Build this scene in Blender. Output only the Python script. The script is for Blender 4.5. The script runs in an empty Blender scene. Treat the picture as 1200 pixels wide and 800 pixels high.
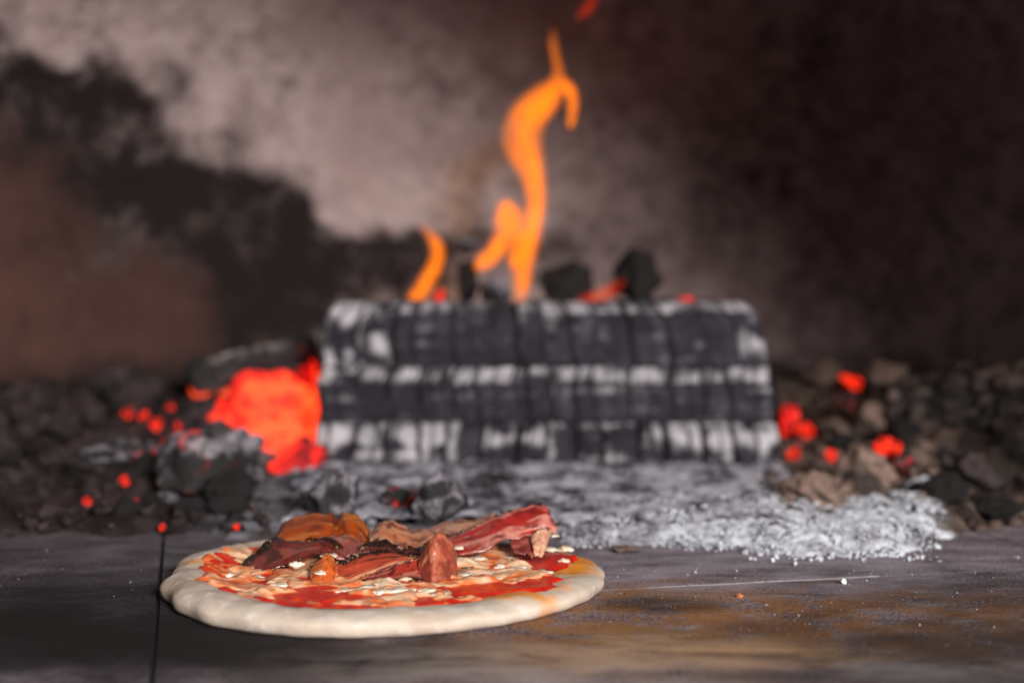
import bpy, bmesh, math, random
import numpy as np
from mathutils import Vector, noise, Matrix, Euler

scn = bpy.context.scene
C = scn.collection
R = math.radians

# ------------------------------------------------------------------ camera
EYE = 0.19                      # lens height above the oven floor
F = 1200 * 50.0 / 36.0          # focal length in photo pixels
HOR = 336.0                     # horizon row
cam_d = bpy.data.cameras.new('camera')
cam = bpy.data.objects.new('camera', cam_d)
C.objects.link(cam)
cam.location = (0, 0, EYE)
cam.rotation_euler = (R(90), 0, 0)
cam_d.lens = 50
cam_d.sensor_width = 36
cam_d.shift_y = -(400 - HOR) / 1200
cam_d.clip_start = 0.01
cam_d.clip_end = 50
cam_d.dof.use_dof = True
cam_d.dof.focus_distance = 0.872
cam_d.dof.aperture_fstop = 3.2
scn.camera = cam

# ------------------------------------------------------------------ light
world = bpy.data.worlds.new('World')
scn.world = world
world.use_nodes = True
bg = world.node_tree.nodes['Background']
bg.inputs[0].default_value = (0.62, 0.66, 0.78, 1)
bg.inputs[1].default_value = 0.20


def area(name, loc, target, sx, sy, power, col):
    l = bpy.data.lights.new(name, 'AREA')
    l.shape = 'RECTANGLE'
    l.size, l.size_y = sx, sy
    l.energy = power
    l.color = col
    o = bpy.data.objects.new(name, l)
    C.objects.link(o)
    o.location = loc
    o.rotation_euler = (Vector(target) - Vector(loc)).to_track_quat('-Z', 'Y').to_euler()
    return o


# daylight falling in through the oven mouth, from behind the camera
area('daylight_through_mouth', (1.02, -1.9, 1.0), (-0.15, 1.3, 0.2), 0.6, 0.5, 195, (1.0, 0.97, 0.95))
area('overhead_fill', (-0.05, -0.25, 1.0), (0.0, 0.9, 0.0), 0.7, 0.4, 5.2, (0.95, 0.96, 1.0))  # added fill lamp, brightens the pizza top and near floor

vs = scn.view_settings
vs.view_transform = 'Standard'
vs.look = 'None'
vs.exposure = 0
vs.gamma = 1
vs.use_curve_mapping = False
scn.cycles.use_denoising = True
scn.cycles.max_bounces = 8
scn.cycles.transparent_max_bounces = 24
scn.cycles.sample_clamp_indirect = 3


# ------------------------------------------------------------------ helpers
def P(px, py, d):
    """Point at distance d whose photo position is (px, py)."""
    return Vector(((px - 600) / F * d, d, EYE - (py - HOR) / F * d))


def G(px, py):
    d = EYE * F / (py - HOR)
    return Vector(((px - 600) / F * d, d, 0))


WL = {}


def loc_of(o):
    return WL.get(o.name, Vector((0, 0, 0)))


def empty(name, loc, label, cat, group=None):
    o = bpy.data.objects.new(name, None)
    C.objects.link(o)
    o.location = loc
    WL[o.name] = Vector(loc)
    tag(o, label, cat, group)
    return o


def tag(o, label=None, cat=None, group=None, kind=None):
    if label:
        o['label'] = label
    if cat:
        o['category'] = cat
    if group:
        o['group'] = group
    if kind:
        o['kind'] = kind
    return o


def mesh(name, V, Fc, mat, parent=None, origin=None, attrs=None, cols=None, smooth=True):
    """One mesh object from world-space vertices."""
    V = np.asarray([tuple(v) for v in V] if not isinstance(V, np.ndarray) else V, dtype=float)
    if parent is not None:
        org = loc_of(parent)
    elif origin is not None:
        org = Vector(origin)
    else:
        org = Vector((0, 0, 0))
    me = bpy.data.meshes.new(name)
    me.from_pydata((V - np.array(org)).tolist(), [], Fc if isinstance(Fc, list) else Fc.tolist())
    for k, a in (attrs or {}).items():
        at = me.attributes.new(k, 'FLOAT', 'POINT')
        at.data.foreach_set('value', np.asarray(a, dtype=np.float32))
    if cols is not None:
        at = me.attributes.new('col', 'FLOAT_COLOR', 'POINT')
        c = np.ones((len(V), 4), dtype=np.float32)
        c[:, :3] = cols
        at.data.foreach_set('color', c.ravel())
    if smooth:
        me.polygons.foreach_set('use_smooth', [True] * len(me.polygons))
    me.materials.append(mat)
    me.update()
    o = bpy.data.objects.new(name, me)
    C.objects.link(o)
    if parent is not None:
        o.parent = parent
        WL[o.name] = org
    else:
        o.location = org
        WL[o.name] = org
    return o


def sstep(a, b, x):
    t = min(1.0, max(0.0, (x - a) / (b - a)))
    return t * t * (3 - 2 * t)


def fbm(x, y, z, octs=4):
    return noise.fractal(Vector((x, y, z)), 1.0, 2.0, octs)


def catmull(pts, n):
    pts = [Vector(p) for p in pts]
    out = []
    m = len(pts) - 1
    for i in range(n):
        t = i / (n - 1) * m
        k = min(int(t), m - 1)
        f = t - k
        p0 = pts[max(k - 1, 0)]
        p1 = pts[k]
        p2 = pts[k + 1]
        p3 = pts[min(k + 2, m)]
        out.append(0.5 * ((2 * p1) + (p2 - p0) * f + (2 * p0 - 5 * p1 + 4 * p2 - p3) * f * f
                          + (3 * p1 - p0 - 3 * p2 + p3) * f ** 3))
    return out


# ------------------------------------------------------------------ materials
class N:
    def __init__(s, name):
        s.m = bpy.data.materials.new(name)
        s.m.use_nodes = True
        s.t = s.m.node_tree
        s.b = s.t.nodes['Principled BSDF']
        s.out = s.t.nodes['Material Output']

    def new(s, typ, **kw):
        n = s.t.nodes.new(typ)
        for k, v in kw.items():
            setattr(n, k, v)
        return n

    def put(s, sock, v):
        if hasattr(v, 'is_linked'):
            s.t.links.new(v, sock)
        elif isinstance(v, (tuple, list)) and len(v) == 3 and sock.type == 'RGBA':
            sock.default_value = (*v, 1)
        else:
            sock.default_value = v

    def set(s, key, v):
        s.put(s.b.inputs[key], v)

    def coord(s, kind='Object', rnd=False):
        c = s.new('ShaderNodeTexCoord').outputs[kind]
        if rnd:
            r = s.new('ShaderNodeObjectInfo').outputs['Random']
            m = s.math('MULTIPLY', r, 37.0)
            v = s.new('ShaderNodeVectorMath', operation='ADD')
            s.put(v.inputs[0], c)
            s.put(v.inputs[1], m)
            c = v.outputs[0]
        return c

    def pos(s):
        return s.new('ShaderNodeNewGeometry').outputs['Position']

    def attr(s, name, col=False):
        a = s.new('ShaderNodeAttribute')
        a.attribute_name = name
        return a.outputs['Color' if col else 'Fac']

    def scale(s, vec, sc):
        v = s.new('ShaderNodeVectorMath', operation='MULTIPLY')
        s.put(v.inputs[0], vec)
        v.inputs[1].default_value = sc
        return v.outputs[0]

    def noise(s, vec, scale, detail=4, rough=0.55, dist=0.0):
        n = s.new('ShaderNodeTexNoise')
        s.put(n.inputs['Vector'], vec)
        n.inputs['Scale'].default_value = scale
        n.inputs['Detail'].default_value = detail
        n.inputs['Roughness'].default_value = rough
        n.inputs['Distortion'].default_value = dist
        return n.outputs['Fac']

    def vor(s, vec, scale, feature='F1'):
        n = s.new('ShaderNodeTexVoronoi', feature=feature)
        s.put(n.inputs['Vector'], vec)
        n.inputs['Scale'].default_value = scale
        return n.outputs['Distance']

    def math(s, op, a, b=0.0, c=0.0, clamp=False):
        n = s.new('ShaderNodeMath', operation=op)
        n.use_clamp = clamp
        s.put(n.inputs[0], a)
        s.put(n.inputs[1], b)
        s.put(n.inputs[2], c)
        return n.outputs[0]

    def ss(s, x, a, b):
        n = s.new('ShaderNodeMapRange', interpolation_type='SMOOTHSTEP')
        s.put(n.inputs['Value'], x)
        n.inputs['From Min'].default_value = a
        n.inputs['From Max'].default_value = b
        return n.outputs['Result']

    def mix(s, f, a, b, mode='MIX'):
        n = s.new('ShaderNodeMix', data_type='RGBA', blend_type=mode)
        s.put(n.inputs['Factor'], f)
        s.put(n.inputs['A'] if False else n.inputs[6], a)
        s.put(n.inputs[7], b)
        return n.outputs[2]

    def ramp(s, f, stops):
        n = s.new('ShaderNodeValToRGB')
        s.put(n.inputs[0], f)
        e = n.color_ramp.elements
        while len(e) < len(stops):
            e.new(0.5)
        for k, (p, c) in enumerate(stops):
            e[k].position = p
            e[k].color = (*c, 1)
        return n.outputs[0]

    def bump(s, h, strength, dist):
        n = s.new('ShaderNodeBump')
        s.put(n.inputs['Height'], h)
        n.inputs['Strength'].default_value = strength
        n.inputs['Distance'].default_value = dist
        s.t.links.new(n.outputs[0], s.b.inputs['Normal'])

    def blob(s, pos, cx, cy, rx, ry, jitter=None):
        """Soft round patch on the floor plane, 1 in the middle, 0 at its rim."""
        v = s.new('ShaderNodeVectorMath', operation='SUBTRACT')
        s.put(v.inputs[0], pos)
        v.inputs[1].default_value = (cx, cy, 0)
        w = s.scale(v.outputs[0], (1 / rx, 1 / ry, 0))
        l = s.new('ShaderNodeVectorMath', operation='LENGTH')
        s.put(l.inputs[0], w)
        d = l.outputs['Value']
        if jitter is not None:
            d = s.math('ADD', d, jitter)
        return s.ss(d, 1.1, 0.25)


def mat_dome():
    n = N('sooty_plaster')
    p = n.pos()
    soot, brown = n.attr('soot'), n.attr('brown')
    fine = n.noise(p, 26, 6, 0.65)
    mid = n.noise(p, 7, 5, 0.6)
    clean = n.ramp(mid, [(0.3, (0.36, 0.255, 0.24)), (0.6, (0.53, 0.405, 0.385)), (0.8, (0.60, 0.48, 0.455))])
    clean = n.mix(n.ss(fine, 0.35, 0.75), clean, (0.34, 0.245, 0.23))
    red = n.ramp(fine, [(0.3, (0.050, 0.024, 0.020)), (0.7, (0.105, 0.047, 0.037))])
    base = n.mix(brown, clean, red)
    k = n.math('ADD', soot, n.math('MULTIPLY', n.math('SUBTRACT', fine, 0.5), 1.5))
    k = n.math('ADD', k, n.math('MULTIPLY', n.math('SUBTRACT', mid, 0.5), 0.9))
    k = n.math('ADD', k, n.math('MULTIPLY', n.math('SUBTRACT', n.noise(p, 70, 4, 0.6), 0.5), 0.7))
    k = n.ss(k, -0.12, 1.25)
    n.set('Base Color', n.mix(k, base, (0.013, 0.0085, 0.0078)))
    n.set('Roughness', 0.92)
    n.set('Specular IOR Level', 0.2)
    st = n.noise(n.scale(p, (1, 1, 0.35)), 60, 5, 0.6, 1.5)
    n.bump(n.math('ADD', n.math('MULTIPLY', st, 0.4), fine), 0.7, 0.012)
    return n.m


def mat_floor():
    n = N('fire_slab')
    p = n.pos()
    big = n.noise(p, 6, 5, 0.6, 0.4)
    mid = n.noise(n.scale(p, (0.8, 1.6, 1)), 22, 6, 0.65, 0.3)
    grain = n.noise(p, 420, 4, 0.7)
    jit = n.math('MULTIPLY', n.math('SUBTRACT', n.noise(p, 16, 6, 0.65), 0.5), 1.1)
    col = n.ramp(mid, [(0.30, (0.060, 0.046, 0.055)), (0.5, (0.175, 0.138, 0.160)), (0.70, (0.36, 0.30, 0.315))])
    col = n.mix(n.ss(big, 0.5, 0.72), col, (0.070, 0.050, 0.054))
    col = n.mix(n.math('MULTIPLY', n.ss(grain, 0.51, 0.60), 0.55), col, (0.36, 0.28, 0.24))
    col = n.mix(n.math('MULTIPLY', n.ss(grain, 0.48, 0.40), 0.85), col, (0.025, 0.02, 0.02))
    spk = n.vor(p, 330)
    spk2 = n.noise(p, 14, 3)
    col = n.mix(n.math('MULTIPLY', n.ss(spk, 0.30, 0.16), n.ss(spk2, 0.42, 0.56)), col, (0.035, 0.022, 0.018))
    # toasted flour and rust-brown baking stains
    g = G(850, 728)
    brown = n.blob(p, g.x, g.y, 0.34, 0.15, jit)
    brown = n.math('MULTIPLY', brown, n.ss(n.noise(p, 30, 6, 0.7), 0.36, 0.56))
    col = n.mix(n.math('MULTIPLY', brown, 0.95), col, (0.235, 0.105, 0.042))
    gold = n.vor(p, 520)
    col = n.mix(n.math('MULTIPLY', n.ss(gold, 0.32, 0.14), n.ss(brown, 0.2, 0.7)), col, (0.40, 0.21, 0.075))
    # near-black patches, mostly towards the front corners
    for (px, py, rx, ry, a) in ((60, 745, 0.26, 0.13, 0.97), (290, 768, 0.17, 0.075, 0.9), (150, 715, 0.28, 0.15, 0.75),
                                (1170, 765, 0.24, 0.12, 0.8), (1130, 690, 0.20, 0.09, 0.55), (60, 660, 0.32, 0.22, 0.62),
                                (770, 708, 0.055, 0.03, 0.7), (985, 792, 0.09, 0.02, 0.5)):
        g = G(px, py)
        b = n.blob(p, g.x, g.y, rx, ry, jit)
        col = n.mix(n.math('MULTIPLY', b, a), col, (0.014, 0.012, 0.012))
    # worn pale patch in front, dusty ash film in front of the fire
    for (px, py, rx, ry, a, c) in ((640, 780, 0.16, 0.06, 0.6, (0.27, 0.22, 0.19)), (790, 765, 0.12, 0.05, 0.75, (0.36, 0.22, 0.12)), (1110, 785, 0.1, 0.03, 0.45, (0.2, 0.18, 0.18)),
                                   (850, 662, 0.24, 0.12, 0.62, (0.29, 0.26, 0.30)), (240, 640, 0.16, 0.14, 0.35, (0.17, 0.16, 0.18))):
        g = G(px, py)
        b = n.blob(p, g.x, g.y, rx, ry, jit)
        b = n.math('MULTIPLY', b, n.ss(mid, 0.3, 0.6))
        col = n.mix(n.math('MULTIPLY', b, a), col, c)
    n.set('Base Color', col)
    n.set('Roughness', n.ramp(mid, [(0.3, (0.7,) * 3), (0.7, (0.9,) * 3)]))
    n.set('Specular IOR Level', 0.12)
    h = n.math('ADD', n.math('MULTIPLY', mid, 1.2), n.math('MULTIPLY', grain, 0.35))
    n.bump(h, 0.6, 0.003)
    return n.m


def mat_bed():
    n = N('ash_bed')
    p = n.pos()
    a = n.noise(p, 40, 5, 0.65)
    c = n.mix(n.ss(a, 0.35, 0.65), n.scale(n.attr('col', True), (0.35, 0.35, 0.35)), n.attr('col', True))
    n.set('Base Color', c)
    n.set('Roughness', 0.95)
    n.set('Specular IOR Level', 0.1)
    n.bump(n.noise(p, 130, 5, 0.7), 1.0, 0.008)
    return n.m


def mat_crumb(name, rough=0.95):
    n = N(name)
    n.set('Base Color', n.attr('col', True))
    n.set('Roughness', rough)
    n.set('Specular IOR Level', 0.1)
    p = n.pos()
    n.bump(n.noise(p, 700, 4, 0.7), 1.0, 0.002)
    return n.m


def mat_char(name='char', ashcol=(0.5, 0.47, 0.475), charcol=(0.026, 0.023, 0.025), glow=False):
    """Charred wood: ash where the 'ash' attribute says, glowing where 'glow' says."""
    n = N(name)
    p = n.coord('Object')
    a = n.attr('ash')
    fine = n.noise(p, 160, 5, 0.65)
    mid = n.noise(p, 40, 4, 0.6)
    k = n.math('ADD', a, n.math('MULTIPLY', n.math('SUBTRACT', fine, 0.5), 0.9))
    k = n.ss(k, 0.12, 1.05)
    ch = n.mix(n.ss(mid, 0.4, 0.7), charcol, tuple(x * 2.1 for x in charcol))
    as_ = n.mix(n.ss(mid, 0.35, 0.7), ashcol, tuple(x * 0.62 for x in ashcol))
    n.set('Base Color', n.mix(k, ch, as_))
    n.set('Roughness', n.math('ADD', n.math('MULTIPLY', k, 0.2), 0.75))
    n.set('Specular IOR Level', 0.12)
    n.bump(n.math('ADD', fine, n.math('MULTIPLY', mid, 0.6)), 0.8, 0.004)
    if glow:
        g = n.attr('glow')
        gg = n.math('MULTIPLY', n.ss(n.math('ADD', g, n.math('MULTIPLY', n.math('SUBTRACT', mid, 0.5), 0.5)), 0.25, 0.9), 1.0)
        n.set('Emission Color', n.ramp(gg, [(0.0, (0.2, 0.0, 0.0)), (0.45, (0.85, 0.008, 0.004)), (1.0, (1.0, 0.08, 0.015))]))
        n.set('Emission Strength', n.math('MULTIPLY', gg, 1.25))
    return n.m


def mat_lump(name, char=(0.024, 0.021, 0.021), ash=(0.36, 0.33, 0.34), amount=0.5, glow=0.0):
    """Loose coal: dark lump, ash settled in patches; glow = share of the surface that is red hot."""
    n = N(name)
    p = n.coord('Object', rnd=True)
    nz = n.new('ShaderNodeSeparateXYZ')
    n.put(nz.inputs[0], n.new('ShaderNodeNewGeometry').outputs['Normal'])
    a1 = n.noise(p, 1.6, 5, 0.65)
    fine = n.noise(p, 9, 4, 0.65)
    k = n.math('ADD', n.math('ADD', a1, n.math('MULTIPLY', nz.outputs[2], 0.16)), n.math('MULTIPLY', fine, 0.25))
    k = n.ss(k, 0.98 - amount * 0.6, 1.2 - amount * 0.6)
    n.set('Base Color', n.mix(k, char, n.mix(n.ss(fine, 0.4, 0.6), ash, tuple(x * 0.55 for x in ash))))
    n.set('Roughness', 0.85)
    n.set('Specular IOR Level', 0.25)
    n.bump(n.math('ADD', fine, a1), 0.9, 0.004)
    if glow > 0:
        a2 = n.noise(p, 1.5, 3, 0.55, 0.6)
        g = n.ss(a2, 0.75 - glow * 0.55, 0.95 - glow * 0.55)
        g = n.math('MULTIPLY', g, n.math('SUBTRACT', 1.0, n.math('MULTIPLY', k, 0.75 * (1 - glow))))
        n.set('Emission Color', n.ramp(g, [(0.0, (0.2, 0.0, 0.0)), (0.5, (0.55, 0.004, 0.002)), (1.0, (1.0, 0.030, 0.007))]))
        n.set('Emission Strength', n.math('MULTIPLY', g, 1.4))
    return n.m


def mat_hot():
    """White-ash-free red-hot wood: the whole piece glows."""
    n = N('red_hot_wood')
    p = n.coord('Object', rnd=True)
    a = n.noise(p, 1.0, 3, 0.5, 0.4)
    b = n.noise(p, 5, 3, 0.5)
    dv = n.new('ShaderNodeVectorMath', operation='DISTANCE')      # hottest in the middle of the hollow
    n.put(dv.inputs[0], n.pos())
    dv.inputs[1].default_value = P(335, 520, 1.52)
    heat = n.ss(dv.outputs['Value'], 0.155, 0.03)
    e = n.math('ADD', n.math('ADD', n.math('MULTIPLY', a, 0.6), n.math('MULTIPLY', heat, 0.24)), n.math('MULTIPLY', n.math('SUBTRACT', b, 0.5), 0.5))
    e = n.math('ADD', e, 0.08)
    n.set('Base Color', (0.008, 0.005, 0.005))
    n.set('Roughness', 0.9)
    n.set('Emission Color', n.ramp(e, [(0.28, (0.04, 0.0, 0.0)), (0.41, (0.36, 0.002, 0.0015)), (0.50, (0.75, 0.014, 0.004)), (0.62, (1.0, 0.075, 0.015))]))
    n.set('Emission Strength', 2.3)
    return n.m


def mat_flame(name, lo, mid, hi, strength):
    n = N(name)
    n.t.nodes.remove(n.b)
    h, dens = n.attr('heat'), n.attr('dens')
    col = n.ramp(h, [(0.0, lo), (0.5, mid), (1.0, hi)])
    em = n.new('ShaderNodeEmission')
    n.put(em.inputs[0], col)
    n.put(em.inputs[1], n.math('MULTIPLY', dens, strength))
    tr = n.new('ShaderNodeBsdfTransparent')
    n.put(tr.inputs[0], n.mix(dens, (1, 1, 1), (0.84, 0.66, 0.46)))
    ad = n.new('ShaderNodeAddShader')
    n.t.links.new(em.outputs[0], ad.inputs[0])
    n.t.links.new(tr.outputs[0], ad.inputs[1])
    n.t.links.new(ad.outputs[0], n.out.inputs[0])
    return n.m


def mat_dough():
    n = N('floured_dough')
    p = n.coord('Object')
    oil, gold = n.attr('oil'), n.attr('gold')
    f = n.noise(p, 90, 5, 0.6)
    m = n.noise(p, 24, 4, 0.55)
    c = n.ramp(m, [(0.32, (0.34, 0.255, 0.195)), (0.62, (0.48, 0.40, 0.325))])
    c = n.mix(n.ss(f, 0.5, 0.72), c, (0.53, 0.47, 0.415))
    c = n.mix(n.math('MULTIPLY', gold, 0.75), c, (0.60, 0.36, 0.16))
    k = n.ss(n.math('ADD', oil, n.math('MULTIPLY', n.math('SUBTRACT', f, 0.5), 0.7)), 0.2, 0.9)
    c = n.mix(k, c, (0.72, 0.25, 0.02))
    n.set('Base Color', c)
    n.set('Subsurface Weight', 0.25)
    n.set('Subsurface Radius', (0.012, 0.007, 0.004))
    n.set('Subsurface Scale', 0.4)
    n.set('Roughness', n.math('SUBTRACT', 0.75, n.math('MULTIPLY', k, 0.45)))
    n.set('Specular IOR Level', 0.3)
    n.bump(n.math('ADD', f, n.math('MULTIPLY', n.noise(p, 500, 3), 0.25)), 0.35, 0.002)
    return n.m


def mat_sauce():
    n = N('tomato_sauce')
    p = n.coord('Object')
    f = n.noise(p, 180, 4, 0.6)
    m = n.noise(p, 45, 4, 0.6)
    c = n.ramp(m, [(0.3, (0.42, 0.008, 0.008)), (0.52, (0.62, 0.018, 0.006)), (0.68, (0.78, 0.11, 0.008))])
    n.set('Base Color', c)
    n.set('Subsurface Weight', 0.15)
    n.set('Subsurface Radius', (0.006, 0.002, 0.001))
    n.set('Subsurface Scale', 0.5)
    n.set('Roughness', 0.28)
    n.bump(n.math('ADD', f, m), 0.55, 0.002)
    return n.m


def mat_cheese():
    n = N('melted_cheese')
    p = n.coord('Object')
    m = n.noise(n.scale(p, (0.7, 1.2, 1)), 55, 3, 0.5, 0.8)
    f = n.noise(p, 130, 3, 0.5)
    c = n.ramp(m, [(0.30, (0.38, 0.035, 0.012)), (0.42, (0.55, 0.15, 0.05)), (0.54, (0.60, 0.33, 0.18)), (0.74, (0.66, 0.53, 0.38))])
    c = n.mix(n.math('MULTIPLY', n.ss(f, 0.58, 0.7), 0.6), c, (0.62, 0.20, 0.06))
    c = n.mix(n.ss(n.attr('edge'), 0.45, -0.02), c, (0.60, 0.10, 0.022))
    n.set('Base Color', c)
    n.set('Subsurface Weight', 0.3)
    n.set('Subsurface Radius', (0.008, 0.005, 0.003))
    n.set('Subsurface Scale', 0.4)
    n.set('Roughness', 0.32)
    n.bump(n.math('ADD', f, m), 0.5, 0.002)
    return n.m


def mat_curd():
    n = N('white_cheese')
    p = n.coord('Object')
    f = n.noise(p, 150, 4, 0.6)
    n.set('Base Color', n.ramp(f, [(0.35, (0.60, 0.38, 0.22)), (0.62, (0.76, 0.68, 0.56))]))
    n.set('Subsurface Weight', 0.3)
    n.set('Subsurface Radius', (0.006, 0.004, 0.003))
    n.set('Subsurface Scale', 0.4)
    n.set('Roughness', 0.3)
    n.bump(f, 0.3, 0.001)
    return n.m


def mat_ham():
    n = N('cured_ham')
    p = n.coord('Object')
    f = n.noise(p, 300, 4, 0.65)
    c = n.mix(n.math('MULTIPLY', n.ss(f, 0.45, 0.75), 0.3), n.attr('col', True), (0.25, 0.035, 0.015))
    n.set('Base Color', c)
    n.set('Subsurface Weight', 0.12)
    n.set('Subsurface Radius', (0.006, 0.002, 0.001))
    n.set('Subsurface Scale', 0.4)
    n.set('Roughness', 0.2)
    n.set('Specular IOR Level', 0.9)
    n.set('Coat Weight', 0.5)
    n.set('Coat Roughness', 0.08)
    n.bump(n.math('ADD', f, n.noise(p, 90, 2)), 0.45, 0.002)
    return n.m


def mat_plain(name, col, rough=0.5):
    n = N(name)
    n.set('Base Color', col)
    n.set('Roughness', rough)
    f = n.noise(n.coord('Object'), 300, 3)
    n.bump(f, 0.3, 0.001)
    return n.m


M_DOME, M_FLOOR, M_BED = mat_dome(), mat_floor(), mat_bed()
M_JOINT = mat_plain('joint_dirt', (0.008, 0.007, 0.007), 0.95)
M_JASH = mat_plain('joint_ash', (0.34, 0.30, 0.30), 0.95)
M_CRUMB = mat_crumb('loose_ash')
M_CHAR = mat_char('charred_wood', ashcol=(0.46, 0.43, 0.445), charcol=(0.019, 0.0165, 0.021))
M_CHARG = mat_char('charred_wood_glowing', ashcol=(0.42, 0.37, 0.34), charcol=(0.02, 0.018, 0.018), glow=True)
M_CHARR = mat_char('charred_wood_brown', ashcol=(0.22, 0.155, 0.13), charcol=(0.022, 0.018, 0.017))
M_COAL = mat_lump('charcoal', char=(0.016, 0.013, 0.013), ash=(0.17, 0.14, 0.14), amount=0.2)
M_COALD = mat_lump('dull_charcoal', char=(0.022, 0.016, 0.016), ash=(0.080, 0.054, 0.052), amount=0.6)
M_COALA = mat_lump('ashy_charcoal', amount=0.62, ash=(0.34, 0.305, 0.34))
M_COALB = mat_lump('brown_ash_lump', char=(0.05, 0.036, 0.03), ash=(0.32, 0.21, 0.165), amount=0.75)
M_EMB = mat_lump('ember_coal', amount=0.5, glow=0.36, ash=(0.36, 0.315, 0.335))
M_EMBH = mat_lump('hot_ember', char=(0.008, 0.006, 0.006), amount=0.0, glow=0.72)
M_HOT = mat_hot()
M_FLAME = mat_flame('flame_orange', (0.60, 0.12, 0.003), (1.0, 0.35, 0.006), (1.0, 0.55, 0.10), 1.7)
M_FLAMER = mat_flame('flame_red', (0.5, 0.02, 0.004), (0.85, 0.07, 0.012), (1.0, 0.16, 0.02), 0.6)
M_DOUGH, M_SAUCE, M_CHEESE, M_CURD, M_HAM = mat_dough(), mat_sauce(), mat_cheese(), mat_curd(), mat_ham()
M_HERB = mat_plain('baked_herb', (0.05, 0.055, 0.018), 0.6)

# ------------------------------------------------------------------ oven dome
OC = Vector((0, 1.15, 0))      # centre of the round oven
OR = 0.92                      # inner radius
WALL_H, RISE = 0.15, 0.80
MOUTH_Y = 0.50


def dome_z(r):
    return WALL_H + RISE * math.sqrt(max(0.0, 1 - (r / OR) ** 2))


def build_dome():
    nt, ns = 360, 120
    V, soot, brown = [], [], []
    blobs = [(40, 120, 70, 50, 0.9), (110, 105, 70, 38, 0.95), (20, 60, 40, 40, 0.55), (190, 190, 90, 62, 1.1), (285, 165, 45, 32, 0.3),
             (255, 270, 90, 66, 1.1), (330, 262, 62, 40, 0.7), (395, 305, 80, 46, 0.85), (450, 325, 80, 40, 0.6), (480, 285, 90, 40, 0.35), (230, 390, 110, 50, 0.55), (360, 380, 120, 50, 0.5),
             (120, 240, 80, 60, 0.7), (90, 330, 60, 60, 0.3), (20, 210, 90, 80, 0.5), (310, 340, 90, 60, 0.5), (220, 455, 120, 30, 0.5), (60, 480, 120, 50, 0.4),
             (640, 300, 170, 55, 0.38), (560, 70, 80, 50, 0.10), (900, 200, 220, 330, 0.25), (1080, 150, 200, 330, 0.35), (560, 330, 100, 60, 0.35)]  # the tall right-hand patches deepen that side's shade by colour
    bl = []
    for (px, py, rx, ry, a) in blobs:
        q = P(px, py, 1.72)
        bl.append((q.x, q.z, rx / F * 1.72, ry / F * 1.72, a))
    for j in range(ns + 1):
        s = j / ns
        if s < 0.2:                      # upright foot of the wall
            r, z = OR, WALL_H * s / 0.2
        else:
            a = (s - 0.2) / 0.8 * math.pi / 2
            r, z = OR * math.cos(a), WALL_H + RISE * math.sin(a)
        for i in range(nt):
            t = 2 * math.pi * i / nt
            x, y = OC.x + r * math.cos(t), OC.y + r * math.sin(t)
            n1 = fbm(x * 5, y * 5, z * 5, 4)
            k = 1 + 0.006 * n1
            V.append((OC.x + (x - OC.x) * k, OC.y + (y - OC.y) * k, z + 0.004 * n1 * s))
            so, br = 0.0, 0.0
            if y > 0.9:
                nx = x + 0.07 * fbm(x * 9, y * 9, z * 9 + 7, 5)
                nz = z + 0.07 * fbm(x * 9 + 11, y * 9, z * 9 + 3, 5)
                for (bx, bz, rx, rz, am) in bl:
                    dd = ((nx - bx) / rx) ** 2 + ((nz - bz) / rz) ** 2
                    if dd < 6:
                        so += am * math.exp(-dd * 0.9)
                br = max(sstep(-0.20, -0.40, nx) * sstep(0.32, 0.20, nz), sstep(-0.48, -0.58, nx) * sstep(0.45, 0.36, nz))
                br = max(br, 0.35 * sstep(0.1, 0.4, nx), 0.22 * sstep(0.30, 0.2, nz))  # brown on the right paints in the warm tint of its shade
            else:
                so = 0.5
            so += 0.7 * sstep(0.12, 0.04, z)
            soot.append(min(1.2, so))
            brown.append(br)
    Fc = []
    for j in range(ns):
        for i in range(nt):
            a, b = j * nt + i, j * nt + (i + 1) % nt
            c, d = b + nt, a + nt
            if (V[a][1] + V[c][1]) / 2 < MOUTH_Y:     # the mouth: this slice of the dome is open
                continue
            Fc.append([a, d, c, b])
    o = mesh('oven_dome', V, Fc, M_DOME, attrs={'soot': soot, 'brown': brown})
    sol = o.modifiers.new('thickness', 'SOLIDIFY')
    sol.thickness = 0.06
    sol.offset = -1
    tag(o, 'domed oven wall, pale plaster blackened by soot', None, kind='structure')
    return o


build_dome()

# ------------------------------------------------------------------ floor slabs
ROT = R(13)
UX = Vector((math.cos(ROT), math.sin(ROT), 0))
VX = Vector((-math.sin(ROT), math.cos(ROT), 0))


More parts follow.
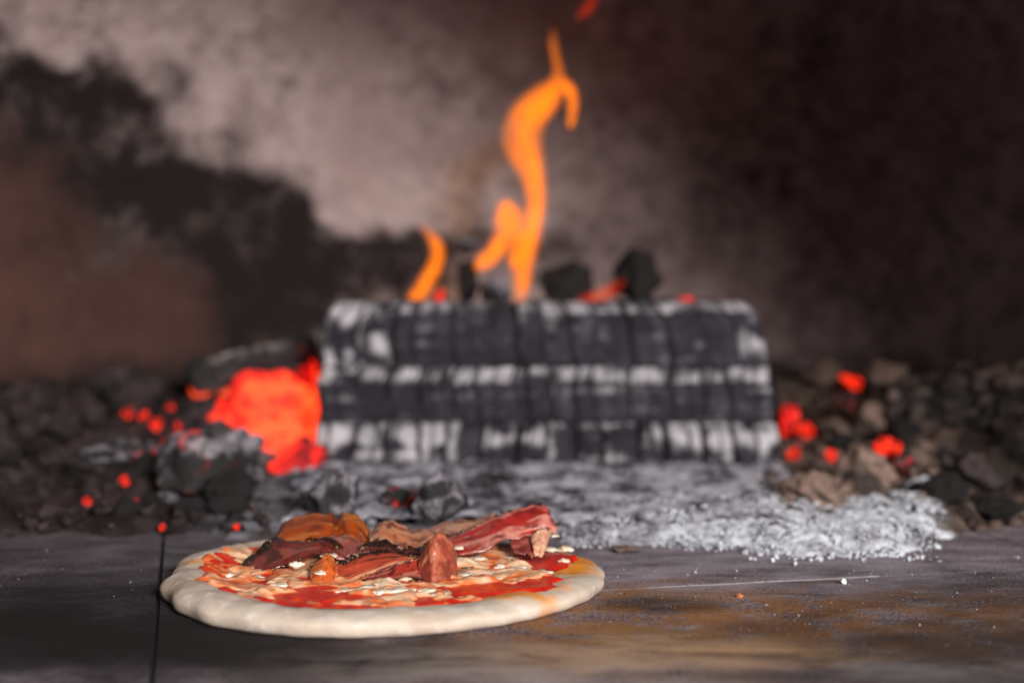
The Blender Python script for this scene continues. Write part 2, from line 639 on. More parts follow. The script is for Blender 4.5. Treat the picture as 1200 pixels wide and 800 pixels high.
def floor():
    V = [(-1.6, 0.1, -0.05), (1.6, 0.1, -0.05), (1.6, 2.4, -0.05), (-1.6, 2.4, -0.05),
         (-1.6, 0.1, -0.004), (1.6, 0.1, -0.004), (1.6, 2.4, -0.004), (-1.6, 2.4, -0.004)]
    Fc = [[3, 2, 1, 0], [4, 5, 6, 7], [0, 1, 5, 4], [1, 2, 6, 5], [2, 3, 7, 6], [3, 0, 4, 7]]
    fl = mesh('oven_floor', V, Fc, M_JOINT, smooth=False)
    tag(fl, 'stained stone slab floor of the oven', None, kind='structure')
    V0, S, gap, bev = 0.8556, 0.5, 0.00025, 0.0002
    UE = [-1.235, -0.625, -0.015, 0.60, 1.21]        # joints across; the slabs of neighbouring rows are offset
    for iu in range(4):
        sh = 0.0 if iu == 2 else 0.325
        for iv in range(-3, 4):
            u0, u1 = UE[iu] + 0.0013, UE[iu + 1] - 0.0013
            v0, v1 = V0 + sh + iv * S + gap, V0 + sh + (iv + 1) * S - gap
            c = UX * ((u0 + u1) / 2) + VX * ((v0 + v1) / 2)
            if abs(c.x) > 1.2 or c.y < 0.15 or c.y > 2.2:
                continue
            vv = []
            dz = 0.0
            for (z, ins) in ((-0.04, 0), (-bev + dz, 0), (dz, bev)):
                for (uu, ww) in ((u0 + ins, v0 + ins), (u1 - ins, v0 + ins), (u1 - ins, v1 - ins), (u0 + ins, v1 - ins)):
                    vv.append(UX * uu + VX * ww + Vector((0, 0, z)))
            ff = [[0, 3, 2, 1], [8, 9, 10, 11]]
            for k in range(2):
                for q in range(4):
                    a, b = k * 4 + q, k * 4 + (q + 1) % 4
                    ff.append([a, b, b + 4, a + 4])
            mesh('slab', vv, ff, M_FLOOR, parent=fl, smooth=False)
    # pale ash packed into one joint
    rnd = random.Random(4)
    vv, ff = [], []
    n = 130
    for i in range(n):
        u = 0.235 + 0.21 * i / (n - 1)
        w = (0.0010 + 0.0010 * (0.5 + 0.5 * fbm(u * 60, 2, 0, 3))) * sstep(0.235, 0.38, u) * sstep(0.446, 0.43, u) + 0.0001
        w *= 0.55 + 0.9 * max(0, 0.55 + fbm(u * 25, 7, 3, 3))
        fd = sstep(0.24, 0.33, u)
        zc = 0.0011 * fd - 0.0006 + 0.0004 * rnd.random()
        for (o_, z) in ((-w - 0.0004, -0.0006), (0, zc), (w + 0.0004, -0.0006)):
            vv.append(UX * u + VX * (V0 + o_ + 0.0004 * math.sin(u * 90)) + Vector((0, 0, z)))
    for i in range(n - 1):
        for k in range(2):
            a = i * 3 + k
            ff.append([a, a + 3, a + 4, a + 1])
    mesh('joint_ash', vv, ff, M_JASH, parent=fl)


floor()

# ------------------------------------------------------------------ bed of ash under the fire
FRONT = [(-600, 645), (0, 632), (200, 632), (330, 632), (480, 645), (640, 640), (760, 640), (880, 646), (960, 656), (1040, 652), (1105, 640), (1160, 618), (1300, 606), (1800, 606)]


def front_y(t):
    px = 600 + t * F
    for (a, b), (c, d) in zip(FRONT, FRONT[1:]):
        if a <= px <= c:
            py = b + (d - b) * (px - a) / (c - a)
            return EYE * F / (py - HOR)
    return 1.1


def bed_h(x, y):
    t = x / y
    e = y - front_y(t) + (0.020 + 0.035 * sstep(-0.15, -0.25, t)) * fbm(x * 22, y * 22, 1, 4)
    if e < 0:
        return -0.004 + max(e, -0.05) * 0.2
    h = -0.004 + 0.012 * sstep(0, 0.06, e)
    side = max(sstep(-0.20, -0.34, x), sstep(0.30, 0.42, x))
    h += side * 0.056 * sstep(1.14, 1.80, y)
    h += 0.09 * sstep(1.62, 1.85, y) * (1 - side)
    h += ((0.004 + 0.014 * side) * fbm(x * 12, y * 12, 3, 4) + side * 0.010 * fbm(x * 30, y * 30, 8, 4)) * sstep(0, 0.10, e)
    return h


def bed_col(x, y):
    t = x / y
    px = 600 + t * F
    white = np.array((0.46, 0.455, 0.48))
    grey = np.array((0.30, 0.285, 0.31))
    brown = np.array((0.165, 0.115, 0.09))
    dark = np.array((0.050, 0.034, 0.033))
    c = grey
    a = sstep(640, 760, px) * sstep(1.33, 1.20, y)
    c = c * (1 - a) + white * a
    a = max(sstep(900, 960, px) * sstep(1.17, 1.28, y), sstep(1070, 1125, px))
    c = c * (1 - a) + brown * a
    a = sstep(1120, 1180, px)
    c = c * (1 - a) + (brown * 0.45 + dark * 0.4) * a
    a = sstep(330, 200, px)
    c = c * (1 - a) + dark * a
    if y > 1.6:
        c = dark
    return c


def build_bed():
    xs = np.arange(-0.86, 0.861, 0.006)
    ys = np.arange(0.96, 2.07, 0.006)
    V, col = [], []
    for y in ys:
        for x in xs:
            V.append((x, y, bed_h(x, y)))
            col.append(bed_col(x, y))
    nx = len(xs)
    Fc = []
    for j in range(len(ys) - 1):
        for i in range(nx - 1):
            a = j * nx + i
            x, y = V[a][0], V[a][1]
            if (x - OC.x) ** 2 + (y - OC.y) ** 2 > 0.90 ** 2:
                continue
            if max(V[a][2], V[a + 1][2], V[a + nx][2], V[a + nx + 1][2]) < -0.003:
                continue
            Fc.append([a, a + 1, a + nx + 1, a + nx])
    o = mesh('ash_bed', V, Fc, M_BED, cols=np.array(col))
    tag(o, 'thick bed of ash and burnt crumbs under the fire', None, kind='structure')


build_bed()

# ------------------------------------------------------------------ main log: charred split log of separate char blocks
LX0, LX1 = P(365, 558, 1.43).x, P(917, 558, 1.43).x
PROF = [(1.436, -0.004), (1.431, 0.006), (1.430, 0.026), (1.432, 0.031), (1.441, 0.047), (1.450, 0.053),
        (1.452, 0.060), (1.453, 0.086), (1.456, 0.091), (1.470, 0.103), (1.474, 0.108),
        (1.478, 0.115), (1.486, 0.158), (1.490, 0.165), (1.506, 0.173), (1.545, 0.175), (1.585, 0.168), (1.61, 0.13), (1.62, 0.06), (1.615, 0.0)]
# rows: profile index span, ledge span for ash
ROWS = [(0, 5, 3, 5), (5, 10, 8.1, 10), (10, 15, 12.8, 15)]


def prof_at(s):
    k = min(int(s), len(PROF) - 2)
    f = s - k
    a, b = PROF[k], PROF[k + 1]
    return a[0] + (b[0] - a[0]) * f, a[1] + (b[1] - a[1]) * f


def log_x(u, z):
    """u 0..1 along the log; ends slope in towards the top and round off."""
    k = z / 0.175
    x0 = LX0 + 0.003 * k + 0.008 * sstep(0.86, 1.0, k) ** 2 + 0.004 * fbm(z * 40, 1, 2, 3)
    x1 = LX1 - 0.008 * k - 0.014 * sstep(0.84, 1.0, k) ** 2 + 0.004 * fbm(z * 40, 5, 2, 3)
    return x0 + (x1 - x0) * u


def split_log():
    root = empty('split_log', ((LX0 + LX1) / 2, 1.52, 0.0), 'big charred split log with white ash lines across its cracked face', 'log')
    # solid core just behind the block faces
    V, Fc = [], []
    nu = 40
    core = [(1.444, -0.003), (1.442, 0.026), (1.458, 0.05), (1.463, 0.088), (1.484, 0.107), (1.494, 0.158), (1.512, 0.166), (1.545, 0.1745), (1.585, 0.168), (1.61, 0.13), (1.62, 0.06), (1.615, -0.003)]
    for i in range(nu + 1):
        u = 0.012 + 0.976 * i / nu
        for (y, z) in core:
            n1 = fbm(u * 14, y * 10, z * 30, 4)
            V.append((log_x(u, z), y + 0.003 * n1, z + 0.003 * n1))
    m = len(core)
    for i in range(nu):
        for k in range(m - 1):
            a = i * m + k
            Fc.append([a, a + m, a + m + 1, a + 1])
    Fc.append(list(range(m)))
    Fc.append(list(range(nu * m, nu * m + m))[::-1])
    ash = [0.0 if v[1] < 1.50 else 0.35 * fbm(v[0] * 20, v[1] * 20, 0, 3) + 0.2 for v in V]
    mesh('core', V, Fc, M_CHAR, parent=root, attrs={'ash': ash}, smooth=False)
    rnd = random.Random(11)
    base = [0.0, 0.085, 0.155, 0.215, 0.285, 0.36, 0.435, 0.505, 0.565, 0.615, 0.69, 0.765, 0.84, 0.915, 1.0]
    for r, (s0, s1, l0, l1) in enumerate(ROWS):
        cuts = [0.0] + [b + rnd.uniform(-0.014, 0.014) for b in base[1:-1]] + [1.0]
        if r == 1:
            extra = [0.46 + rnd.uniform(-0.01, 0.01), 0.25]
            cuts = sorted(cuts + extra)
        if r == 2:
            for q in (5, 8, 10):
                cuts.remove(cuts[q] if q < len(cuts) - 1 else cuts[-2])
        slant = [0.0] + [rnd.uniform(-0.012, 0.012) + (0.02 * (0.3 - c) if r == 2 else 0) for c in cuts[1:-1]] + [0.0]
        for i in range(len(cuts) - 1):
            ua, ub = cuts[i], cuts[i + 1]
            wid = (ub - ua) * (LX1 - LX0)
            nu, ns = max(8, int(wid / 0.0022)), 26
            V, ash, Fc = [], [], []
            gap = rnd.uniform(0.0004, 0.0018)
            wv = rnd.random()
            dep = rnd.uniform(-0.004, 0.001)
            blk_ash = rnd.uniform(0.55, 1.0)
            micro = [rnd.uniform(0.15, 0.85) for _ in range(rnd.choice((1, 1, 2)))]
            sd = rnd.uniform(0, 50)
            for a in range(nu + 1):
                fu = a / nu
                for b in range(ns + 1):
                    fs = b / ns
                    s = s0 + (s1 - s0) * fs
                    y, z = prof_at(s)
                    sl = (fs - 0.5)
                    u_l = ua + slant[i] * sl + 0.004 * fbm(fs * 3, i, r + 5, 3)
                    u_r = ub + slant[i + 1] * sl + 0.004 * fbm(fs * 3, i + 1, r + 5, 3)
                    if i == 0:
                        u_l = 0
                    if i == len(cuts) - 2:
                        u_r = 1
                    x0, x1 = log_x(u_l, z) + gap, log_x(u_r, z) - gap
                    x = x0 + (x1 - x0) * fu
                    # rounding towards the block's edges
                    ex = min(fu, 1 - fu) * wid
                    es = min(fs + 0.02, 1 - fs + 0.02) * 0.055
                    e = min(ex / (0.003 + 0.003 * wv), es / 0.005, 1.0)
                    rd = (1 - e) ** 2 * 0.0075
                    nn = fbm(x * 45, y * 45, z * 60 + sd, 4)
                    gr = fbm(x * 12, y * 60, z * 220, 3)
                    mc = max(sstep(0.0022, 0.0006, abs(fu - q - 0.05 * fbm(fs * 4, q * 9, sd, 2)) * wid) for q in micro)
                    y2 = y + rd - dep + 0.0032 * nn + 0.0016 * gr + 0.0035 * mc
                    V.append((x, y2, z - rd * 0.3 + 0.001 * nn))
                    led = sstep(l0 - 0.35, l0 + 0.45, s) * (1 - 0.2 * sstep(l1 - 0.15, l1, s))
                    nb = fbm(x * 30 + sd, z * 40, 3, 4)
                    av = led * blk_ash * (0.72 if r == 0 else 1.0) * (0.80 + 1.3 * nb) + 0.10 + 0.45 * gr + 0.35 * nb
                    # larger ashy patches at the ends of the top layer and on the bottom row
                    if r == 2:
                        av += (0.55 * sstep(0.19, 0.10, u_l) + 0.65 * sstep(0.76, 0.86, ua)) * (0.45 + 1.1 * nb)
                    if r == 1:
                        av += 0.6 * sstep(0.84, 0.9, ua) * (0.3 + nb) * fs
                    if r == 0:
                        av += 0.08 + 0.7 * nb + 0.12 * sstep(0.7, 0.9, ua)
                    av *= (0.35 + 0.65 * min(1, e * 1.3)) * (1 - 0.85 * mc)
                    ash.append(av)
            w = ns + 1
            for a in range(nu):
                for b in range(ns):
                    q = a * w + b
                    Fc.append([q, q + w, q + w + 1, q + 1])
            # skirt back into the core so the block has depth
            rim = [a * w for a in range(nu + 1)] + [nu * w + b for b in range(1, w)] + [a * w + ns for a in range(nu - 1, -1, -1)] + [b for b in range(ns - 1, 0, -1)]
            k0 = len(V)
            for q in rim:
                v = V[q]
                V.append((v[0], v[1] + 0.012, v[2] - 0.001))
                ash.append(0.0)
            for q in range(len(rim)):
                q2 = (q + 1) % len(rim)
                Fc.append([rim[q2], rim[q], k0 + q, k0 + q2])
            mesh('char_block', V, Fc, M_CHAR, parent=root, attrs={'ash': ash})
    return root


split_log()


# ------------------------------------------------------------------ other logs
def round_log(name, p0, p1, rad, mat, label, seed=0, cell=0.028, crack=0.008, ashf=None, glowf=None, squash=1.0, nu=90, nv=72):
    p0, p1 = Vector(p0), Vector(p1)
    ax = (p1 - p0)
    L = ax.length
    ax.normalize()
    up = Vector((0, 0, 1))
    sx = ax.cross(up).normalized()
    up = sx.cross(ax).normalized()
    V, ash, glow, Fc = [], [], [], []
    for i in range(nu + 1):
        f = i / nu
        endr = math.sqrt(max(0.0, 1 - max(0, abs(f - 0.5) * 2 - 0.93) ** 2 / 0.07 ** 2 * 0.5))
        for k in range(nv):
            a = 2 * math.pi * k / nv
            dirv = sx * math.cos(a) + up * math.sin(a) * squash
            lp = Vector((f * L / 1.6, math.cos(a) * rad, math.sin(a) * rad)) / cell
            lp += Vector((seed * 3.1, seed * 1.7, 0)) + noise.noise_vector(lp * 0.8) * 0.35
            d, _ = noise.voronoi(lp)
            ck = sstep(0.02, 0.28, d[1] - d[0])
            n1 = fbm(lp.x * 0.7, lp.y * 0.7, lp.z * 0.7 + 5, 4)
            rr = rad * endr * (1 + 0.10 * fbm(f * 4, math.cos(a), math.sin(a) + seed, 3)) - crack * (1 - ck) + 0.003 * n1
            p = p0 + ax * (f * L) + dirv * rr
            V.append(p)
            g = ashf(f, a, n1, ck, p) if ashf else 0.2 + 0.5 * n1
            ash.append(g * ck)
            glow.append(glowf(f, a, n1, ck, p) if glowf else 0.0)
    for i in range(nu):
        for k in range(nv):
            a, b = i * nv + k, i * nv + (k + 1) % nv
            Fc.append([a, b, b + nv, a + nv])
    c0 = len(V)
    V += [p0 - ax * 0.004, p1 + ax * 0.004]
    ash += [0.1, 0.1]
    glow += [0, 0]
    for k in range(nv):
        k2 = (k + 1) % nv
        Fc.append([c0, k2, k])
        Fc.append([c0 + 1, nu * nv + k, nu * nv + k2])
    mid = (p0 + p1) / 2
    org = (mid.x, mid.y, min(v[2] for v in V))
    o = mesh(name, V, Fc, mat, origin=org, attrs={'ash': ash, 'glow': glow})
    tag(o, label, 'log')
    return o


# log lying behind the split log
round_log('rear_log', (-0.17, 1.735, 0.085), (0.235, 1.745, 0.088), 0.085, M_CHAR,
          'dark round log lying behind the big split log, barely showing above it', 1)
# black log over the red-hot hollow at the left
round_log('charred_log', P(222, 448, 1.62), P(374, 420, 1.66), 0.028, M_CHARG,
          'black log with a pale ash top over the red glow left of the split log', 2, cell=0.022,
          ashf=lambda f, a, n1, ck, p: (0.75 * sstep(0.5, 0.95, math.sin(a)) * sstep(0.10, 0.22, f) * sstep(0.86, 0.62, f) + 0.15) * (0.9 + 0.8 * n1),
          glowf=lambda f, a, n1, ck, p: 1.0 * sstep(-0.35, -0.85, math.sin(a)) + 0.35 * (1 - ck) * sstep(0.4, 0.9, f))
# cracked log at the right edge
round_log('cracked_log', P(1060, 492, 1.56), P(1285, 470, 1.42), 0.050, M_CHARR,
          'dark cracked log with brown ash lying at the right edge', 3, cell=0.020, crack=0.010, squash=1.0,
          ashf=lambda f, a, n1, ck, p: 0.42 + 0.75 * n1 + 0.25 * math.sin(a))


# ------------------------------------------------------------------ coals
def lump_mesh(seed, planes=13, sub=4, rough=0.26):
    rnd = random.Random(seed)
    bm = bmesh.new()
    bmesh.ops.create_icosphere(bm, subdivisions=sub, radius=1.0)
    pl = []
    for _ in range(planes):
        d = Vector((rnd.gauss(0, 1), rnd.gauss(0, 1), rnd.gauss(0, 1))).normalized()
        pl.append((d, rnd.uniform(0.55, 0.85)))
    for v in bm.verts:
        p = v.co.copy()
        for d, h in pl:
            e = p.dot(d) - h
            if e > 0:
                p -= d * e * 0.92
        n1 = noise.fractal(p * 1.9 + Vector((seed, 0, 0)), 1.0, 2.0, 4)
        v.co = p * (1 + rough * n1)
    me = bpy.data.meshes.new('coal')
    bm.to_mesh(me)
    bm.free()
    me.polygons.foreach_set('use_smooth', [True] * len(me.polygons))
    return me


BASE = [lump_mesh(s) for s in range(9)]
_variants = {}


def lump(name, loc, size, mat, label, cat, group=None, seed=0, rot=None):
    """One loose coal; copies share mesh data."""
    key = (seed % len(BASE), mat.name)
    if key not in _variants:
        me = BASE[key[0]].copy()
        me.materials.clear()
        me.materials.append(mat)
        _variants[key] = me
    o = bpy.data.objects.new(name, _variants[key])
    C.objects.link(o)
    rnd = random.Random(seed * 7 + 1)
    o.location = loc
    o.scale = size if isinstance(size, (tuple, list)) else (size, size, size)
    o.rotation_euler = rot if rot else (rnd.uniform(-0.5, 0.5), rnd.uniform(-0.5, 0.5), rnd.uniform(0, 6.28))
    tag(o, label, cat, group)
    return o


def on_bed(px, py, r):
    d = 1.02
    while d < 1.95:
        p = P(px, py, d)
        if p.z <= bed_h(p.x, p.y) + r * 0.7 + 0.003:
            return p
        d += 0.004
    return P(px, py, 1.6)


# the red-hot hollow left of the split log
lump('glowing_wood', P(322, 500, 1.60), (0.072, 0.05, 0.060), M_HOT, 'large red-hot block glowing orange beside the end of the split log', 'ember', seed=2, rot=(0.2, 0.1, 0.5))
lump('glowing_wood', P(346, 552, 1.385), (0.030, 0.03, 0.036), M_HOT, 'orange glowing chunk at the foot of the split log end', 'ember', seed=4, rot=(0, 0.1, 0.3))
lump('glowing_wood', P(330, 530, 1.50), (0.042, 0.03, 0.036), M_HOT, 'orange glowing block low in the middle of the glowing hollow', 'ember', seed=1, rot=(0, 0.1, 0.3))
lump('glowing_wood', P(262, 491, 1.585), (0.034, 0.03, 0.016), M_HOT, 'flat red glowing piece at the far end of the glowing hollow', 'ember', seed=5, rot=(0, -0.2, 0.3))
lump('glowing_wood', P(353, 458, 1.63), (0.026, 0.02, 0.040), M_HOT, 'upright red glowing piece against the end of the split log', 'ember', seed=6, rot=(0, 0.1, 0))
lump('hot_ember', P(318, 594, 1.30), 0.0062, M_HOT, 'small bright orange ember behind the crispy ham', 'ember', seed=7)
lump('hot_ember', P(300, 580, 1.33), (0.010, 0.008, 0.007), M_EMBH, 'red ember between the ashy coals and the glowing chunk', 'ember', seed=8)
lump('hot_ember', P(333, 583, 1.33), (0.009, 0.008, 0.008), M_EMBH, 'red ember just below the orange glowing chunk', 'ember', seed=9)

# distinct ashy chunks by the hollow
lump('ashy_coal', on_bed(236, 552, 0.027), (0.045, 0.038, 0.034), M_EMB, 'large ash-crusted coal with red cracks in front of the glowing hollow', 'coal', seed=11)
lump('ashy_coal', on_bed(272, 530, 0.018), (0.030, 0.034, 0.022), M_COALA, 'pale ashy coal lying against the glowing block', 'coal', seed=12)
lump('ashy_coal', on_bed(287, 558, 0.016), (0.019, 0.022, 0.020), M_COALA, 'small pale ashy coal under the glowing block', 'coal', seed=13)
lump('ashy_coal', on_bed(272, 573, 0.014), (0.027, 0.022, 0.018), M_COAL, 'black coal in the shade under the pale ashy coals', 'coal', seed=14)
lump('ashy_coal', on_bed(215, 530, 0.020), (0.029, 0.028, 0.025), M_EMB, 'dark coal with a red top left of the pale ashy coal', 'coal', seed=15)
lump('ashy_coal', on_bed(392, 583, 0.022), (0.029, 0.025, 0.027), M_COALA, 'rounded blue-grey ashy coal behind the pizza near the log end', 'coal', seed=16)
lump('ashy_coal', P(438, 556, 1.405), (0.042, 0.018, 0.012), M_EMB, 'flat reddish glowing coal along the foot of the split log', 'coal', seed=17, rot=(0, 0, 0.15))
lump('ashy_coal', on_bed(512, 588, 0.019), (0.027, 0.022, 0.024), M_COALA, 'dark blue-grey coal standing behind the folded ham', 'coal', seed=18)
lump('ashy_coal', on_bed(470, 585, 0.011), (0.016, 0.013, 0.013), M_EMB, 'small coal with red edge behind the beige ham fold', 'coal', seed=19)

# red dots and glowing bits that stand out
for q, (px, py, d, s, lab) in enumerate((
        (150, 484, 1.60, 0.0068, 'first round red ember of the row left of the glowing hollow'),
        (168, 488, 1.60, 0.0066, 'second round red ember of the row left of the glowing hollow'),
        (183, 497, 1.60, 0.0080, 'third red ember of the row left of the glowing hollow'),
        (207, 500, 1.60, 0.0056, 'red ember nearest the glowing hollow in the short row'),
        (200, 477, 1.64, 0.0050, 'dim red ember above the short row of red dots'),
        (102, 587, 1.25, 0.0042, 'lone red ember in the dark heap at far left'),
        (146, 563, 1.36, 0.0048, 'dim red ember above the lone dark heap ember'),
        (158, 592, 1.25, 0.0050, 'orange-red ember in the middle of the dark front heap'),
        (190, 618, 1.135, 0.0030, 'red ember on the floor edge of the dark heap'),
        (277, 617, 1.13, 0.0028, 'small red ember on the ash just behind the pizza rim'))):
    lump('red_ember', on_bed(px, py, s), s, M_EMBH, lab, 'ember', seed=30 + q)

# right side
for q, (px, py, d, s, m, lab) in enumerate((
        (926, 492, 1.52, (0.013, 0.014, 0.021), M_HOT, 'bright orange ember against the right end of the split log'),
        (943, 506, 1.50, (0.014, 0.014, 0.011), M_EMBH, 'red-orange ember next to the bright one at the log end'),
        (931, 531, 1.46, (0.008, 0.008, 0.008), M_EMBH, 'small round orange ember low at the right log end'),
        (975, 533, 1.45, (0.0062, 0.006, 0.007), M_EMBH, 'tiny orange ember in the brown ash right of the log'),
        (1000, 448, 1.62, (0.020, 0.010, 0.008), M_EMBH, 'thin red ember high in the brown ash heap'),
        (996, 475, 1.60, (0.010, 0.010, 0.016), M_EMB, 'dim red coal below the thin high ember'),
        (1041, 526, 1.47, (0.015, 0.014, 0.011), M_EMBH, 'large red ember in the brown ash near the cracked log'),
        (1062, 546, 1.44, (0.012, 0.012, 0.010), M_EMB, 'dull red coal just below the large red ember'))):
    lump('red_ember', on_bed(px, py, s[2]), s, m, lab, 'ember', seed=50 + q, rot=(0.1, 0.5 if q == 4 else 0.1, 0.2))

for q, (px, py, d, s, m, lab) in enumerate((
        (1010, 563, 1.39, (0.036, 0.03, 0.030), M_COALB, 'rounded tan ash lump below the large red ember'),
        (1020, 496, 1.56, (0.030, 0.025, 0.026), M_COALB, 'tan ash lump above the large red ember'),
        (1034, 450, 1.64, (0.032, 0.03, 0.026), M_COALB, 'brown ash lump on top of the heap beside the cracked log'),
        (965, 445, 1.64, (0.036, 0.03, 0.022), M_COALB, 'brown ash lump on top of the heap beside the split log'),
        (956, 580, 1.36, (0.034, 0.03, 0.014), M_COALB, 'low brown ash lump behind the white ash'),
        (1110, 575, 1.33, (0.019, 0.02, 0.017), M_COAL, 'dark rounded coal below the cracked log'),
        (1165, 598, 1.26, (0.034, 0.02, 0.016), M_COAL, 'black coal on the floor at the right edge of the fire'))):
    lump('ash_lump' if m is M_COALB else 'charcoal_lump', on_bed(px, py, s[2] * 0.5), s, m, lab, 'coal', seed=70 + q)

# chunks on the rear log
lump('charcoal_chunk', P(668, 336, 1.70), (0.040, 0.035, 0.031), M_COAL, 'black charcoal chunk on top behind the split log, nearer the flame', 'coal', seed=81)
lump('charcoal_chunk', P(748, 327, 1.71), (0.037, 0.035, 0.035), M_COAL, 'black charcoal chunk on top behind the split log, farther from the flame', 'coal', seed=82)
lump('charcoal_chunk', P(580, 342, 1.68), (0.025, 0.022, 0.021), M_COALA, 'ash-rimmed coal at the foot of the tall flame', 'coal', seed=84)
lump('charcoal_chunk', P(548, 288, 1.74), (0.015, 0.015, 0.013), M_COALA, 'small pale ash tip beside the curling side flame', 'coal', seed=85)
lump('charcoal_chunk', P(549, 330, 1.74), (0.017, 0.016, 0.034), M_COAL, 'upright charred stub under the pale ash tip', 'coal', seed=86, rot=(0, 0, 0.4))
lump('red_ember', P(516, 348, 1.66), 0.010, M_EMBH, 'red ember on top of the log beside the small flame', 'ember', seed=87)
lump('red_ember', P(806, 351, 1.545), (0.013, 0.008, 0.003), M_EMBH, 'thin red ember on the top edge of the split log', 'ember', seed=88, rot=(0, 0, 0))

# anonymous coals of the two heaps
rnd = random.Random(5)


KEEP = [(150, 484, 1.60), (168, 488, 1.6), (183, 497, 1.60), (207, 500, 1.60), (102, 587, 1.25), (146, 563, 1.36), (158, 592, 1.25), (190, 618, 1.135), (240, 550, 1.39), (300, 500, 1.60), (330, 550, 1.4), (215, 530, 1.4), (272, 530, 1.4), (287, 558, 1.4), (392, 583, 1.3), (512, 588, 1.3),
        (926, 500, 1.5), (943, 510, 1.5), (931, 531, 1.46), (975, 533, 1.45), (1000, 450, 1.62), (996, 475, 1.6), (1041, 526, 1.47), (1062, 546, 1.44), (1010, 563, 1.39), (1110, 575, 1.33), (1020, 496, 1.56)]


def hides(x, y, z, r):
    px, py, k = 600 + x / y * F, HOR + (EYE - z) / y * F, r / y * F
    return any(y < on_bed(a, b, 0.006).y + 0.02 and (px - a) ** 2 + (py - b) ** 2 < (k * 1.1 + 9) ** 2 for a, b, d in KEEP)


def heap(n, t0, t1, y0, y1, mats, smin, smax, label, group, seed0, lift=0.35):
    placed = 0
    tries = 0
    pts = []
    while placed < n and tries < n * 60:
        tries += 1
        t = rnd.uniform(t0, t1)
        y = rnd.uniform(y0, y1)
        x = t * y
        if y < front_y(t) + 0.005 or (x ** 2 + (y - 1.15) ** 2) > 0.86 ** 2:
            continue
        s = rnd.uniform(smin, smax)
        if any((x - a) ** 2 + (y - b) ** 2 < (0.75 * (s + c)) ** 2 for a, b, c in pts) or hides(x, y, bed_h(x, y) + s * lift, s):
            continue
        pts.append((x, y, s))
        z = bed_h(x, y) + s * lift
        m = rnd.choices([q[0] for q in mats], [q[1] for q in mats])[0]
        lump('charcoal_lump', (x, y, z), (s * rnd.uniform(0.8, 1.3), s, s * rnd.uniform(0.6, 0.95)), m, label, 'coal', group, seed0 + placed)
        placed += 1


heap(26, -0.29, -0.185, 1.13, 1.46, [(M_COAL, 6), (M_COALA, 2), (M_EMB, 3)], 0.008, 0.018,
     'small black coal in the smouldering heap before the glowing hollow', 'small coals before the glowing hollow', 100)
heap(22, -0.40, -0.26, 1.20, 1.72, [(M_COALD, 1)], 0.018, 0.046,
     'dull dark coal in the unlit heap at far left', 'dark coals at far left', 200)
heap(22, 0.195, 0.30, 1.26, 1.70, [(M_COALB, 6), (M_COAL, 3)], 0.009, 0.022,
     'brown ash-covered coal in the heap right of the split log', 'brown coals right of the split log', 300)
heap(16, 0.29, 0.42, 1.17, 1.66, [(M_COALD, 3), (M_COALB, 2)], 0.012, 0.028,
     'dark coal in the burnt-out heap at far right', 'dark coals at far right', 400)
heap(24, -0.16, 0.08, 1.16, 1.41, [(M_COALA, 7), (M_COAL, 1)], 0.007, 0.015,
     'grey ashy coal at the foot of the split log behind the pizza', 'grey coals between log and pizza', 500, lift=0.2)


# ------------------------------------------------------------------ loose ash crumbs (uncountable)
def ico(sub, seed):
    bm = bmesh.new()
    bmesh.ops.create_icosphere(bm, subdivisions=sub, radius=1.0)
    v = []
    for x in bm.verts:
        p = x.co
        n1 = noise.fractal(p * 1.5 + Vector((seed * 4.7, 0, 0)), 0.8, 2.0, 4)
        v.append(p * (1 + 1.0 * n1))
    v = np.array([tuple(x) for x in v])
    f = np.array([[w.index for w in q.verts] for q in bm.faces])
    bm.free()
    return v, f


ICO1 = [ico(1, q) for q in range(10)]
ICO2 = [ico(2, q) for q in range(16)]
rs = np.random.RandomState(3)


def crumbs(name, items, label, mat=None, fine=False):
    """items: list of (x, y, z, radius, colour)."""
    V, Fc, Cc = [], [], []
    k0 = 0
    for i, (x, y, z, r, c) in enumerate(items):
        v0, f0 = (ICO2 if fine else ICO1)[i % (16 if fine else 10)]
        s = r * (0.7 + 0.7 * rs.rand(3)) * np.array((1, 1, 0.8))
        Q = np.array(Euler(tuple(rs.rand(3) * 6.28)).to_matrix())
        V.append((v0 @ Q) * s + np.array((x, y, z)))
        Fc.append(f0 + k0)
        k0 += len(v0)
        Cc.append(np.tile(np.array(c) * (0.85 + 0.3 * rs.rand()), (len(v0), 1)))
    V, Fc, Cc = np.concatenate(V), np.concatenate(Fc), np.concatenate(Cc)
    o = mesh(name, V, Fc, mat or M_CRUMB, cols=np.clip(Cc, 0, 0.88))
    tag(o, label, None, kind='stuff')
    return o


def scatter(n, t0, t1, y0, y1, rmin, rmax, colf, clump=18, thr=-0.15, over=0.0):
    out = []
    tries = 0
    while len(out) < n and tries < n * 30:
        tries += 1
        t = rnd.uniform(t0, t1)
        y = rnd.uniform(y0, y1)
        x = t * y
        e = y - front_y(t)
        if e < -over * abs(rnd.gauss(0, 1)) or (x ** 2 + (y - 1.15) ** 2) > 0.88 ** 2:
            continue
        if fbm(x * clump, y * clump, 9, 3) < thr:
            continue
        r = rmin + (rmax - rmin) * rnd.random() ** 2.2
        h = bed_h(x, y)
        if e < 0.01:
            h = max(h, 0.0)
        out.append((x, y, h + r * 0.35 + rnd.random() * 0.003 * (1 if e > 0.02 else 0), r, colf(x, y)))
    return out


def patch(x, y, f, seed):
    return fbm(x * f, y * f, seed, 3)


def lerp3(a, b, t):
    t = min(1, max(0, t))
    return tuple(p + (q - p) * t for p, q in zip(a, b))


